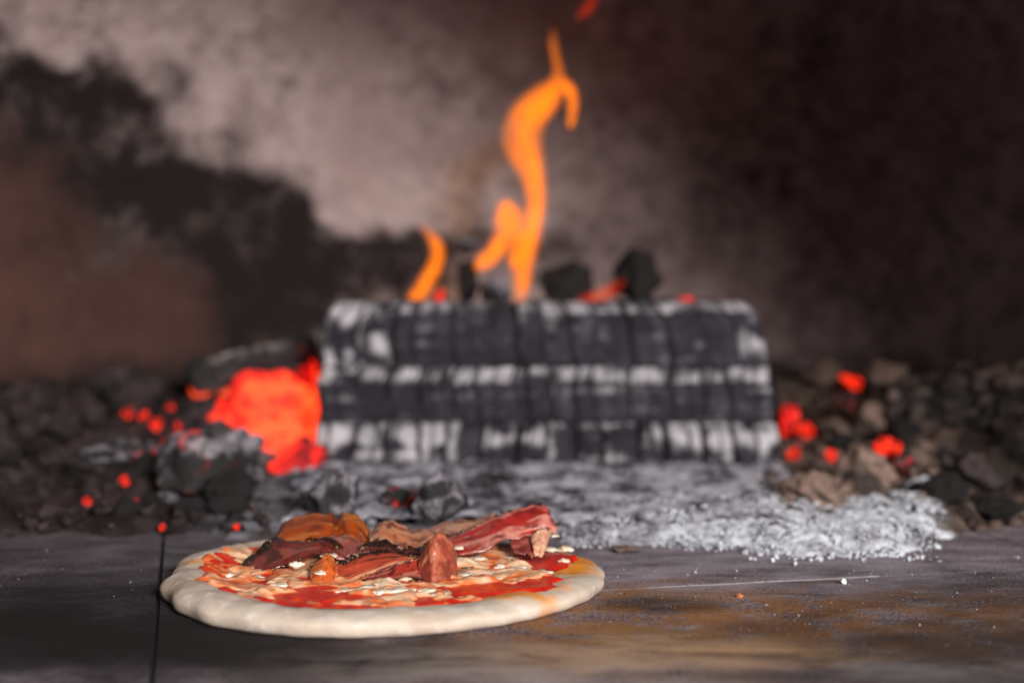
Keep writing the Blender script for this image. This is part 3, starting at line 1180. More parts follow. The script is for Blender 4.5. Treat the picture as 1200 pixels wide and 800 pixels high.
def c_white(x, y):
    g = patch(x, y, 45, 31) + rnd.gauss(0, 0.16)
    c = lerp3((0.30, 0.29, 0.315), (0.68, 0.69, 0.73), 0.82 + g * 0.8 - 0.8 * sstep(0.14, 0.05, x / y))
    return c if rnd.random() > 0.02 else (0.12, 0.09, 0.085)


def c_grey(x, y):
    g = patch(x, y, 24, 33) + rnd.gauss(0, 0.05)
    return lerp3((0.05, 0.045, 0.05), (0.36, 0.34, 0.38), 0.48 + g * 1.3 + 0.3 * sstep(0.0, 0.09, x / y))


def c_brown(x, y):
    g = patch(x, y, 22, 35) + rnd.gauss(0, 0.10)
    return lerp3((0.035, 0.023, 0.020), (0.24, 0.16, 0.125), 0.42 + g * 1.2 - 0.5 * sstep(0.26, 0.34, x / y))


def c_dark(x, y):
    g = patch(x, y, 18, 37) + rnd.gauss(0, 0.08)
    return lerp3((0.018, 0.013, 0.013), (0.085, 0.058, 0.055), 0.35 + g * 1.0)


w = scatter(2600, 0.035, 0.303, 1.0, 1.20, 0.0005, 0.0026, c_white, 26, -0.32, over=0.006)
for (x, y, z, r, c) in scatter(420, 0.05, 0.297, 1.0, 1.19, 0.003, 0.0075, c_white, 26, -0.3, over=0.004):
    for _ in range(11):
        a, e_ = rnd.uniform(0, 6.28), math.sqrt(rnd.random())
        rr = r * 1.15 * e_
        q = rnd.uniform(0.0006, 0.0015)
        w.append((x + rr * math.cos(a), y + rr * math.sin(a), z - r * 0.1 + r * 0.9 * (1 - e_ ** 2), q, c))
g1 = G(990, 648)
for _ in range(150):       # spill of ash that runs out over the floor
    a, r_ = rnd.gauss(0, 0.03), rnd.gauss(0, 0.012)
    w.append((g1.x + a, g1.y - 0.005 + r_ - abs(a) * 0.2, 0.001, 0.0005 + 0.0015 * rnd.random() ** 2.5, (0.70, 0.71, 0.74)))
crumbs('white_ash', w, 'crumbly white ash spread in front of the split log')
crumbs('grey_ash', scatter(1200, -0.15, 0.19, 1.09, 1.428, 0.0008, 0.0055, c_grey, 20, -0.12, over=0.004), 'grey ash crumbs along the foot of the split log', fine=True)
crumbs('brown_ash', scatter(1300, 0.17, 0.40, 1.10, 1.72, 0.001, 0.006, c_brown, 16, -0.3, over=0.004), 'brown ash crumbs in the heap on the right')
crumbs('charcoal_crumbs', scatter(1000, -0.40, -0.13, 1.08, 1.72, 0.001, 0.006, c_dark, 16, -0.3, over=0.005), 'black charcoal crumbs in the heap on the left')

def fluffy(name, x0, x1, y0, y1, step, colf, amp, f1, maskf, label, low=0.25):
    """Powdery ash: a mound with a cauliflower surface."""
    xs, ys = np.arange(x0, x1, step), np.arange(y0, y1, step)
    V, col, mk = [], [], []
    for y in ys:
        for x in xs:
            m_ = maskf(x, y)
            z = bed_h(x, y)
            if m_ > 0:
                q = Vector((x, y, 0.3)) * f1
                q += noise.noise_vector(q * 0.6) * 0.5
                d1 = noise.voronoi(q)[0][0]
                d2 = noise.voronoi(q * 2.7)[0][0]
                z += min(1, m_ * 2.5) * (amp * math.sqrt(max(0, 1 - (d1 / 0.85) ** 2)) + 0.45 * amp * math.sqrt(max(0, 1 - (d2 / 0.85) ** 2)) - low * amp)
            else:
                z -= 0.004
            V.append((x, y, z))
            mk.append(m_)
            col.append(colf(x, y))
    nx = len(xs)
    Fc = []
    for j in range(len(ys) - 1):
        for i in range(nx - 1):
            a = j * nx + i
            if max(mk[a], mk[a + 1], mk[a + nx], mk[a + nx + 1]) > 0:
                Fc.append([a, a + 1, a + nx + 1, a + nx])
    o = mesh(name, V, Fc, M_CRUMB, cols=np.array(col))
    tag(o, label, None, kind='stuff')


def m_white(x, y):
    t = x / y
    b = 1.215 + 0.04 * sstep(0.16, 0.08, t) + 0.05 * fbm(x * 14, y * 14, 21, 4)
    v = min((y - front_y(t)) / 0.03, (b - y) / 0.04, (t - 0.03) / 0.05, (0.305 - t) / 0.05) + 0.9 * fbm(x * 26, y * 26, 17, 4)
    return min(v, (0.296 + 0.03 * fbm(x * 22, y * 22, 41, 4) - t) / 0.015)


def m_grey(x, y):
    t = x / y
    return min((y - front_y(t) - 0.01) / 0.04, (1.432 - y) / 0.02, (t + 0.16) / 0.03, (0.19 - t) / 0.03) + 0.8 * fbm(x * 18, y * 18, 19, 4)


def cw(x, y):
    g = patch(x, y, 45, 31) + 0.6 * patch(x, y, 160, 4)
    return lerp3((0.24, 0.23, 0.255), (0.66, 0.67, 0.71), 0.80 + g * 1.0 - 0.8 * sstep(0.14, 0.05, x / y))


def cg(x, y):
    g = patch(x, y, 24, 33) + 0.5 * patch(x, y, 120, 4)
    return lerp3((0.05, 0.044, 0.052), (0.46, 0.44, 0.49), 0.42 + g * 1.5 + 0.40 * sstep(0.0, 0.09, x / y))


fluffy('powdery_white_ash', 0.02, 0.37, 0.985, 1.27, 0.0016, cw, 0.0050, 120, m_white, 'soft heap of powdery white ash before the split log')
fluffy('powdery_grey_ash', -0.24, 0.29, 1.08, 1.44, 0.0026, cg, 0.0075, 62, m_grey, 'soft lumpy grey ash along the foot of the split log')

def m_right(x, y):
    t = x / y
    return min((y - front_y(t) - 0.02) / 0.04, (1.80 - y) / 0.03, (t - 0.185) / 0.02, (0.40 - t) / 0.02, (y - 1.20 - 0.3 * max(0, 0.30 - t)) / 0.03 if t < 0.30 else 9) + 0.7 * fbm(x * 16, y * 16, 23, 4)


def m_left(x, y):
    t = x / y
    return min((y - front_y(t) - 0.02) / 0.05, (1.80 - y) / 0.03, (-0.26 - t) / 0.03, (t + 0.42) / 0.02) + 0.9 * fbm(x * 14, y * 14, 25, 4)


def cr(x, y):
    g = patch(x, y, 16, 35) + 0.5 * patch(x, y, 90, 4)
    return lerp3((0.035, 0.024, 0.021), (0.27, 0.18, 0.14), 0.50 + g * 1.0 - 0.55 * sstep(0.26, 0.33, x / y))


def cl(x, y):
    g = patch(x, y, 12, 37) + 0.5 * patch(x, y, 70, 4)
    return lerp3((0.018, 0.013, 0.013), (0.105, 0.072, 0.070), 0.42 + g * 1.1)


fluffy('powdery_brown_ash', 0.20, 0.66, 1.12, 1.80, 0.0045, cr, 0.013, 34, m_right, 'soft lumpy brown ash in the heap right of the split log', low=1.0)
fluffy('powdery_dark_ash', -0.70, -0.20, 1.08, 1.80, 0.0045, cl, 0.015, 26, m_left, 'soft lumpy dark ash in the heap at far left', low=1.2)

# burnt flour and grit on the floor right of the pizza
grit = []
for _ in range(3000):
    px = rnd.gauss(800, 120)
    py = rnd.gauss(716, 20)
    if rnd.random() < 0.3:
        px, py = rnd.uniform(690, 1190), rnd.uniform(660, 790)
    if py < 655 or py > 800:
        continue
    g = G(px, py)
    if fbm(g.x * 22, g.y * 22, 4, 4) < -0.05 and rnd.random() < 0.85:
        continue
    if (g.x + 0.081) ** 2 + (g.y - 0.909) ** 2 < 0.137 ** 2:
        continue
    q = rnd.random()
    c = (0.30, 0.15, 0.055) if q < 0.35 else ((0.15, 0.07, 0.03) if q < 0.8 else ((0.05, 0.035, 0.03) if q < 0.97 else (0.4, 0.33, 0.26)))
    r_ = 0.00018 + 0.00030 * rnd.random() ** 3
    grit.append((g.x, g.y, r_ * 0.5, r_, c))
crumbs('burnt_flour', grit, 'toasted brown flour grains strewn on the floor by the pizza')
specks = []
for _ in range(100):
    g = G(rnd.uniform(690, 1200), rnd.gauss(676, 14) if rnd.random() < 0.7 else rnd.uniform(650, 760))
    if (g.x + 0.081) ** 2 + (g.y - 0.909) ** 2 < 0.137 ** 2:
        continue
    r_ = 0.0003 + 0.0007 * rnd.random() ** 4
    specks.append((g.x, g.y, r_ * 0.5, r_, (0.42, 0.40, 0.40)))
for _ in range(16):
    g = G(rnd.uniform(0, 200), rnd.gauss(668, 16))
    r_ = 0.0003 + 0.0006 * rnd.random() ** 4
    specks.append((g.x, g.y, r_ * 0.5, r_, (0.32, 0.31, 0.33)))
crumbs('ash_specks', specks, 'fine pale ash specks dusting the slabs')

g = G(733, 648)
lump('coal_chip', (g.x, g.y, 0.0028), (0.0085, 0.005, 0.004), M_COALB, 'small reddish coal chip on the slab beside the pizza', 'coal', seed=91, rot=(0, 0, 0.1))
g = G(989, 684)
lump('ash_flake', (g.x, g.y, 0.0014), (0.0023, 0.002, 0.002), mat_plain('white_flake', (0.8, 0.8, 0.82), 0.9), 'single white ash flake on the slab below the ash line', 'ash', seed=92)
g = G(867, 700)
lump('rust_crumb', (g.x, g.y, 0.001), (0.0024, 0.0018, 0.0017), mat_plain('rust_crumb', (0.40, 0.11, 0.035), 0.8), 'tiny rust-orange crumb on the brown stained slab', 'crumb', seed=93)

# ------------------------------------------------------------------ flames
FD = 1.70


def tongue(name, pts, parent, mat, depth=0.45, d=FD, n=70, m=28, seed=0.0, hot=1.0, dens=0.85, tip=0.3, base=0.12):
    """A flame tongue: flattened closed tube along pts (px, py, width in px); thin towards its rim and tip."""
    cen = catmull([P(a, b, d) for a, b, c in pts], n)
    wid = catmull([Vector((c / F * d / 2, 0, 0)) for a, b, c in pts], n)
    V, heat, den, Fc = [], [], [], []
    for i in range(n):
        f = i / (n - 1)
        c = cen[i]
        nx = cen[min(i + 1, n - 1)] - cen[max(i - 1, 0)]
        nx.y = 0
        nx.normalize()
        side = Vector((nx.z, 0, -nx.x))
        w_ = max(0.0004, wid[i].x) * (1 + 0.10 * fbm(f * 7, seed, 1, 3))
        yo = 0.012 * fbm(f * 3, seed, 5, 2)
        lat_hot = 0.35 * fbm(f * 4, seed, 9, 2)
        for k in range(m):
            a = 2 * math.pi * k / m
            lx, ly = math.cos(a), math.sin(a)
            rip = 1 + 0.05 * fbm(f * 9, lx * 1.5, seed + ly, 2)
            V.append(c + side * (lx * w_ * rip) + Vector((0, ly * w_ * depth + yo, 0)))
            core = max(0.0, 1 - abs(lx - lat_hot) ** 2.0)
            fade = sstep(0, base, f) * sstep(1.0, 1 - tip, f)
            heat.append(min(1, max(0, hot * core ** 1.3 * (0.5 + 0.75 * sstep(0.02, 0.25, f)) * (1 - 0.6 * sstep(0.6, 1.0, f)) * (1.0 + 0.8 * fbm(f * 6, lx * 1.5, seed, 3)))))
            den.append(min(0.97, max(0, dens * (1 - lx * lx) ** 1.5 * (0.15 + 0.85 * fade) * fade ** 0.3 * (1 + 0.7 * fbm(f * 7, lx * 1.6, seed + 3, 3)))))
    for i in range(n - 1):
        for k in range(m):
            a, b = i * m + k, i * m + (k + 1) % m
            Fc.append([a, b, b + m, a + m])
    Fc.append(list(range(m))[::-1])
    Fc.append(list(range((n - 1) * m, n * m)))
    return mesh(name, V, Fc, mat, parent=parent, attrs={'heat': heat, 'dens': den})


b = P(610, 362, FD)
fl = empty('tall_flame', b, 'tall twisting orange flame rising behind the split log', 'flame')
tongue('tongue', [(607, 366, 16), (610, 340, 22), (613, 315, 26), (619, 285, 30), (626, 255, 27), (628, 230, 28), (624, 205, 36), (616, 180, 46), (612, 158, 52), (620, 136, 50),
                  (637, 118, 42), (650, 102, 30), (654, 84, 15), (650, 62, 12), (648, 44, 12), (652, 30, 3)], fl, M_FLAME, seed=1.0, tip=0.3, base=0.10, n=100)
tongue('side_tongue', [(556, 318, 8), (565, 308, 20), (580, 296, 27), (591, 275, 29), (594, 256, 34), (594, 242, 28), (594, 233, 8)], fl, M_FLAME, seed=4.0, hot=1.15, tip=0.15, d=FD - 0.012)
tongue('side_tongue', [(600, 320, 6), (603, 300, 18), (606, 275, 18), (607, 255, 16), (610, 238, 8)], fl, M_FLAME, seed=6.0, hot=0.7, dens=0.6, tip=0.3, d=FD + 0.01)
tongue('drip', [(654, 96, 6), (662, 98, 16), (669, 110, 17), (671, 128, 14), (669, 146, 8), (667, 152, 3)], fl, M_FLAME, seed=8.0, hot=0.6, dens=0.75, tip=0.3, base=0.2)
s = empty('small_flame', P(485, 362, FD), 'small curved orange flame at the near end of the split log top', 'flame')
s['label'] = 'small curved orange flame standing apart from the tall one'
tongue('tongue', [(480, 366, 18), (488, 350, 24), (499, 332, 23), (509, 312, 22), (513, 294, 20), (507, 279, 15), (497, 268, 10), (491, 260, 3)], s, M_FLAME, seed=11.0, hot=0.45, dens=0.8, tip=0.45)
wf = empty('flame_wisp', P(690, 8, FD), 'faint red flame wisp floating loose above the tall flame', 'flame')
tongue('wisp', [(674, 28, 5), (682, 18, 13), (690, 8, 15), (695, -4, 14), (699, -22, 4)], wf, M_FLAMER, seed=14.0, hot=0.8, dens=0.6, tip=0.4, base=0.3)
rf = empty('low_flame', P(690, 356, FD), 'low red flame between the black chunks behind the log', 'flame')
tongue('tongue', [(668, 362, 8), (684, 354, 18), (703, 346, 21), (720, 338, 20), (734, 325, 6)], rf, M_FLAMER, seed=17.0, hot=0.8, dens=0.8, tip=0.3, base=0.2, d=1.655)

# ------------------------------------------------------------------ pizza
PC = Vector((-0.0815, 0.909, 0))
PR = 0.1345
pz = empty('pizza', PC, 'round pizza topped with folded cured ham, cheese and tomato sauce', 'pizza')


def p_rad(th):
    return PR * (1 + 0.085 * max(0, -math.sin(th + 0.25)) ** 2 + 0.010 * math.sin(3 * th + 2.0) + 0.035 * max(0, math.cos(th - 0.1)) ** 3 + 0.006 * fbm(math.cos(th) * 3, math.sin(th) * 3, 0, 3))


def rim_h(th):
    # puffier on the left side, flatter to the right
    left = 0.5 - 0.5 * math.cos(th)
    back = max(0, math.sin(th))
    return 0.0118 + 0.0055 * left ** 3 - 0.0028 * back + 0.0012 * fbm(math.cos(th) * 5, math.sin(th) * 5, 4, 3)


def rim_b(th):
    left = 0.5 - 0.5 * math.cos(th)
    return 0.0150 + 0.001 * left + 0.001 * fbm(math.cos(th) * 6, math.sin(th) * 6, 8, 2)


def top_h(x, y):
    """Height of the dough top at a point relative to the pizza's centre."""
    th = math.atan2(y, x)
    r = math.hypot(x, y)
    Rm, h, b_ = p_rad(th), rim_h(th), rim_b(th)
    r1 = Rm - b_
    r0 = r1 - 0.028
    base = 0.0090 + 0.0012 * fbm(x * 40, y * 40, 2, 3)
    return base + (h - base) * sstep(r0, r1, r) if r < r1 else h


STAINS = [(677, 655, 0.016, 0.026, 1.3), (668, 668, 0.018, 0.020, 1.0), (600, 699, 0.034, 0.011, 0.85), (640, 688, 0.022, 0.014, 0.6), (650, 680, 0.016, 0.016, 0.45),
          (225, 668, 0.012, 0.012, 0.7), (565, 703, 0.02, 0.006, 0.5), (300, 690, 0.035, 0.008, 0.3), (330, 700, 0.015, 0.008, 0.45), (262, 662, 0.02, 0.02, 0.3)]


def dough():
    nt = 300
    rings = [i / 40 for i in range(1, 41)]
    V, oil, gold, Fc = [(PC.x, PC.y, 0.0075)], [0.0], [0.0], []
    st = []
    for (px, py, rx, ry, a) in STAINS:
        d = (EYE - 0.011) * F / (py - HOR)
        st.append(((px - 600) / F * d, d, rx, ry, a))
    nphi = 18
    for j in range(len(rings) + nphi):
        for i in range(nt):
            th = 2 * math.pi * i / nt
            Rm, h, b_ = p_rad(th), rim_h(th), rim_b(th)
            # soft dents in the puffy left rim
            left = max(0, -math.cos(th)) ** 2
            dent = left * 0.0026 * math.sin(th * 17 + 2 * math.sin(th * 5)) + 0.0006 * math.sin(th * 31 + 1)
            if j < len(rings):
                r = (Rm - b_) * rings[j]
                x, y = r * math.cos(th), r * math.sin(th)
                z = top_h(x, y)
                wgt = sstep(Rm - 0.035, Rm - 0.012, r)
                z += dent * 0.5 * wgt
            else:
                phi = R(90) - R(168) * (j - len(rings) + 1) / nphi
                sq = abs(math.cos(phi)) ** (1.05 if phi > 0 else 0.30)
                r = Rm - b_ + (b_ + dent) * sq
                z = h / 2 + h / 2 * math.sin(phi)
                x, y = r * math.cos(th), r * math.sin(th)
            n1 = fbm(x * 60, y * 60, z * 60, 3)
            z = max(0.0002, z + 0.0005 * n1 + 0.0011 * fbm(x * 30, y * 30, 12, 3) * sstep(0.003, 0.009, z)) if z > 0.001 else max(0.0002, z)
            X, Y = PC.x + x, PC.y + y
            V.append((X, Y, z))
            o_ = 0.0
            xx, yy = X + 0.006 * fbm(X * 70, Y * 70, 1, 3), Y + 0.006 * fbm(X * 70, Y * 70, 5, 3)
            for (cx, cy, rx, ry, a) in st:
                dd = ((xx - cx) / rx) ** 2 + ((yy - cy) / ry) ** 2
                if dd < 5:
                    o_ = max(o_, a * math.exp(-dd * 0.8))
            oil.append(o_)
            gold.append(max(0, 0.2 * fbm(x * 25, y * 25, 7, 3) + 0.7 * left * sstep(PR - 0.014, PR - 0.034, math.hypot(x, y))))
    Fc += [[0, 1 + i, 1 + (i + 1) % nt] for i in range(nt)]
    for j in range(len(rings) + nphi - 1):
        for i in range(nt):
            a, b_ = 1 + j * nt + i, 1 + j * nt + (i + 1) % nt
            Fc.append([a, a + nt, b_ + nt, b_])
    Fc.append([1 + (len(rings) + nphi - 1) * nt + i for i in range(nt)])
    mesh('crust', V, Fc, M_DOUGH, parent=pz, attrs={'oil': oil, 'gold': gold})


dough()


def on_top(px, py, z=0.011):
    d = (EYE - z) * F / (py - HOR)
    return ((px - 600) / F * d, d)


def sheet(name, fmask, fheight, mat, step=0.0011, lim=0.128):
    """Thin layer lying on the dough where fmask > 0, feathered down to the dough at its rim."""
    n = int(2 * lim / step)
    idx, V, Fc, ed = {}, [], [], []
    mk = {}
    for j in range(n + 1):
        for i in range(n + 1):
            x, y = -lim + i * step, -lim + j * step
            if x * x + y * y < lim * lim:
                m_ = fmask(x, y)
                if m_ > -0.12:
                    mk[(i, j)] = m_
    for (i, j), m_ in mk.items():
        x, y = -lim + i * step, -lim + j * step
        idx[(i, j)] = len(V)
        V.append((PC.x + x, PC.y + y, top_h(x, y) + fheight(x, y, m_)))
        ed.append(m_)
    for (i, j) in mk:
        q = [(i, j), (i + 1, j), (i + 1, j + 1), (i, j + 1)]
        if all(k in idx for k in q) and sum(mk[k] for k in q) > -0.1:
            Fc.append([idx[k] for k in q])
    return mesh(name, V, Fc, mat, parent=pz, attrs={'edge': ed})


SPOTS = [(*on_top(a, b), rx, ry, s) for (a, b, rx, ry, s) in (
    (378, 699, 0.030, 0.014, 1.3), (350, 696, 0.018, 0.012, 1.0), (412, 699, 0.018, 0.010, 0.9), (560, 691, 0.022, 0.013, 1.1), (597, 688, 0.028, 0.018, 1.3), (625, 680, 0.018, 0.014, 0.9),
    (650, 655, 0.016, 0.022, 1.2), (640, 662, 0.02, 0.012, 0.8), (495, 697, 0.02, 0.005, 0.7), (545, 640, 0.02, 0.02, 0.4))]


def spot(x, y):
    X, Y = PC.x + x, PC.y + y
    xx, yy = X + 0.008 * fbm(X * 50, Y * 50, 1, 3), Y + 0.008 * fbm(X * 50, Y * 50, 5, 3)
    s = 0.0
    for (cx, cy, rx, ry, a) in SPOTS:
        dd = ((xx - cx) / rx) ** 2 + ((yy - cy) / ry) ** 2
        if dd < 5:
            s = max(s, a * math.exp(-dd * 0.8))
    return s


def edge_r(th):
    return p_rad(th) - 0.022 - 0.004 * math.cos(th) + 0.004 * fbm(math.cos(th) * 4, math.sin(th) * 4, 2, 3)


def m_sauce(x, y):
    th, r = math.atan2(y, x), math.hypot(x, y)
    return max((edge_r(th) - 0.003 - r) / 0.02, (spot(x, y) - 0.45) * 1.2 if r < p_rad(th) - 0.012 else -1) + 0.15 * fbm(x * 80, y * 80, 1, 3)


def m_cheese(x, y):
    th, r = math.atan2(y, x), math.hypot(x, y)
    e = (edge_r(th) - r) / 0.02
    hole = 1.5 * max(0, spot(x, y) - 0.42)
    return min(e, 0.62) - hole - 0.16 + 0.75 * fbm(x * 38, y * 55, 3, 3)


sheet('tomato_sauce', m_sauce, lambda x, y, m_: -0.0006 + 0.0022 * sstep(-0.1, 0.4, m_) + 0.0006 * fbm(x * 120, y * 120, 2, 3) * sstep(0, 0.3, m_), M_SAUCE)
cheese = sheet('melted_cheese', m_cheese, lambda x, y, m_: -0.0010 + 0.0042 * sstep(-0.12, 0.6, m_) + 0.0030 * fbm(x * 55, y * 75, 6, 3) * sstep(-0.05, 0.4, m_), M_CHEESE)


def blobby(name, c, size, mat, seed, parent=pz, rz=0.0):
    bm = bmesh.new()
    bmesh.ops.create_icosphere(bm, subdivisions=3, radius=1.0)
    V = []
    for v in bm.verts:
        n1 = noise.fractal(v.co * 1.6 + Vector((seed * 2.3, 0, 0)), 1.0, 2.0, 3)
        p = v.co * (1 + 0.55 * n1)
        p = Vector((p.x * size[0], p.y * size[1], p.z * size[2]))
        if p.z < -0.3 * size[2]:
            p.z = -0.3 * size[2]
        p.rotate(Euler((0, 0, rz)))
        V.append(p + c)
    Fc = [[w_.index for w_ in f.verts] for f in bm.faces]
    bm.free()
    return mesh(name, V, Fc, mat, parent=parent)


curds = [(312, 660, 5.5, 3.2, 0.016), (352, 650, 6, 3, 0.018), (383, 669, 7, 4, 0.014), (372, 660, 5, 3, 0.014), (430, 688, 6, 2.8, 0.011), (448, 695, 7, 3, 0.010), (500, 690, 6, 2.8, 0.011),
         (515, 697, 8, 2.4, 0.010), (545, 655, 6, 3.2, 0.013), (560, 650, 8, 4, 0.014), (578, 668, 7, 3, 0.012), (590, 661, 6, 2.8, 0.012), (607, 663, 7, 3.4, 0.013), (620, 661, 5, 2.4, 0.012),
         (634, 667, 6.5, 2.6, 0.012), (608, 684, 4, 3.2, 0.012), (572, 675, 8, 3.4, 0.012), (550, 672, 8, 3.2, 0.012), (530, 665, 5, 3, 0.012), (663, 640, 5, 4.2, 0.014), (661, 658, 3.6, 3.0, 0.012),
         (625, 690, 4, 2, 0.011), (545, 684, 5, 2, 0.011), (470, 690, 9, 2.6, 0.011), (405, 690, 7, 2, 0.011), (355, 690, 5, 2, 0.011), (330, 682, 6, 2.2, 0.012), (300, 672, 5, 2.2, 0.013),
         (268, 668, 5, 2.4, 0.014), (285, 654, 6, 2.6, 0.014), (645, 640, 6, 3, 0.014), (590, 648, 7, 3, 0.014), (575, 640, 7, 3, 0.015), (536, 690, 5, 2, 0.010)]
for q, (px, py, sx, sz, z) in enumerate([c_ for c_ in curds if c_[2] >= 6 or c_[0] > 655 or c_[0] < 320]):
    x, y = on_top(px, py, z)
    zz = top_h(x - PC.x, y - PC.y) + 0.0016
    blobby('cheese_lump', Vector((x, y, zz)), (sx * 0.0010, sx * 0.0009, sz * 0.00050), M_CURD, q, parent=cheese, rz=q * 1.3)
for q, (px, py, s_) in enumerate(((545, 664, 3.6), (553, 663, 2.6), (533, 659, 1.6), (347, 652, 2.4), (450, 643, 2.0), (600, 655, 1.8), (640, 650, 1.8))):
    x, y = on_top(px, py, 0.015)
    blobby('herb_flake', Vector((x, y, top_h(x - PC.x, y - PC.y) + 0.005)), (s_ * 0.0006, s_ * 0.0004, s_ * 0.00025), M_HERB, q + 60, rz=q)


# folded ham: each slice is a sheet between two edges (photo px, px, distance)
EDGES = {}


def ham(top, bot, base, fat, dark, seed, fatband=None, darktop=0.0, darkbot=0.0, ripple=0.0012, thick=0.0011, streak=1.0, n=110, m=36, curl=0.0, edge=0.7, spot=0.8):
    A = catmull([P(*p) for p in top], n)
    B = catmull([P(*p) for p in bot], n)
    V, col = [], []
    base, fat, dark = np.array(base), np.array(fat), np.array(dark)
    for i in range(n):
        u = i / (n - 1)
        for k in range(m):
            v = k / (m - 1)
            p = A[i].lerp(B[i], v)
            bulge = math.sin(v * math.pi) * curl
            rp = ripple * (fbm(u * 4, v * 2.5, seed, 3) * 2.2 + 0.35 * math.sin(u * 13 + seed + 3.5 * v))
            rp += 0.0007 * fbm(u * 12, v * 6, seed + 2, 4)
            ed = 0.0013 * fbm(u * 14, v * 0.5, seed + 4, 4) * (abs(v - 0.5) * 2) ** 3
            p = p + Vector((0.3 * rp, rp - bulge, 0.4 * rp + ed))
            V.append(p)
            s = fbm(u * 2.6 + seed, v * 5, seed, 4)
            c = base * (1 + 0.35 * fbm(u * 6, v * 6, seed + 9, 4))
            f_ = sstep(0.05, 0.32, s) * 0.9 * streak
            if fatband:
                f_ = max(f_, sstep(fatband[1], 0, abs(v - fatband[0] - 0.10 * math.sin(u * 5 + seed))) * (0.75 + 0.3 * s))
            c = c * (1 - f_) + fat * f_
            w_ = 0.06 * fbm(u * 14, 1, seed, 3)
            dk = 0.0
            if darktop:
                dk = max(dk, sstep(darktop + w_, darktop * 0.35 + w_, v))
            if darkbot:
                dk = max(dk, sstep(1 - darkbot + w_, 1 - darkbot * 0.35 + w_, v))
            dk = max(dk, spot * sstep(-0.05, 0.6, fbm(u * 7 + 3, v * 4, seed + 20, 4)))
            dk = max(dk, edge * sstep(0.06, 0.0, min(v, 1 - v)))
            rimf = 0.55 * sstep(0.05, 0.02, abs(v - 0.07 + 0.03 * fbm(u * 8, 3, seed, 2))) * (1 if not darktop else 0)  # pale fat rim, also paints in light catching the edge
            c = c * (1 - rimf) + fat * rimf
            c = c * (1 - dk) + dark * dk
            col.append(c)
    Fc = []
    for i in range(n - 1):
        for k in range(m - 1):
            a = i * m + k
            Fc.append([a, a + 1, a + m + 1, a + m])
    EDGES[seed] = (A, B)
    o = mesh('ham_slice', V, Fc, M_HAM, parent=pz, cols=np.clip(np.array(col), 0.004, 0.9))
    sol = o.modifiers.new('thickness', 'SOLIDIFY')
    sol.thickness = thick
    sol.offset = 0
    return o


ORANGE, MAROON = (0.30, 0.050, 0.006), (0.075, 0.012, 0.010)
FAT, BLACK = (0.62, 0.37, 0.24), (0.014, 0.007, 0.006)
# crisp orange slice at the back
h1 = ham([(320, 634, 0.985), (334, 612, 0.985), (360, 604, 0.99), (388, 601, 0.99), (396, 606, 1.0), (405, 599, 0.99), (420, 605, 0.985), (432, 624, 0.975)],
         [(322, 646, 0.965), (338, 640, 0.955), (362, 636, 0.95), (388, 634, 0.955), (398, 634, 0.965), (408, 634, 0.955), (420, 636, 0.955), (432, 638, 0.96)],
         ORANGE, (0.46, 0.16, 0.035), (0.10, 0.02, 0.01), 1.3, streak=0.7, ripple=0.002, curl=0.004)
h1['label'] = 'crisp orange-brown slice at the back'
# dark peppered slice at the left
ham([(256, 676, 0.905), (282, 661, 0.915), (304, 643, 0.93), (318, 632, 0.935), (345, 635, 0.935), (372, 630, 0.935), (396, 640, 0.93), (418, 652, 0.925)],
    [(262, 682, 0.892), (290, 677, 0.888), (322, 668, 0.890), (345, 659, 0.898), (362, 650, 0.905), (385, 650, 0.912), (402, 656, 0.912), (420, 660, 0.915)],
    (0.17, 0.020, 0.016), (0.36, 0.10, 0.06), BLACK, 2.1, darktop=0.42, streak=0.5, ripple=0.0022, curl=0.003)
# pink slice between them
ham([(372, 629, 0.955), (395, 627, 0.955), (418, 630, 0.955), (438, 638, 0.95), (452, 642, 0.945)],
    [(385, 640, 0.925), (400, 650, 0.915), (415, 650, 0.912), (434, 648, 0.915), (450, 650, 0.92)],
    (0.34, 0.06, 0.038), FAT, MAROON, 3.7, streak=0.4, darkbot=0.0, curl=0.002)
# dark slice under the beige fold
ham([(412, 645, 0.925), (432, 638, 0.93), (452, 636, 0.93), (472, 642, 0.928), (492, 642, 0.928), (514, 628, 0.93)],
    [(405, 660, 0.900), (430, 657, 0.905), (452, 658, 0.905), (474, 662, 0.9), (494, 662, 0.9), (516, 650, 0.91)],
    (0.09, 0.012, 0.012), (0.30, 0.09, 0.07), BLACK, 4.4, darktop=0.35, streak=0.35, ripple=0.0016)
# beige fold at the back
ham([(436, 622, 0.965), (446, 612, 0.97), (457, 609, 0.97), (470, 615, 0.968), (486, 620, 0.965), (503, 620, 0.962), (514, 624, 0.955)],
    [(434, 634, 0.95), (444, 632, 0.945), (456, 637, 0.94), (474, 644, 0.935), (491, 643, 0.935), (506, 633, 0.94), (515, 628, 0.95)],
    (0.42, 0.15, 0.07), FAT, MAROON, 5.2, fatband=(0.92, 0.16), streak=0.4, curl=0.004)
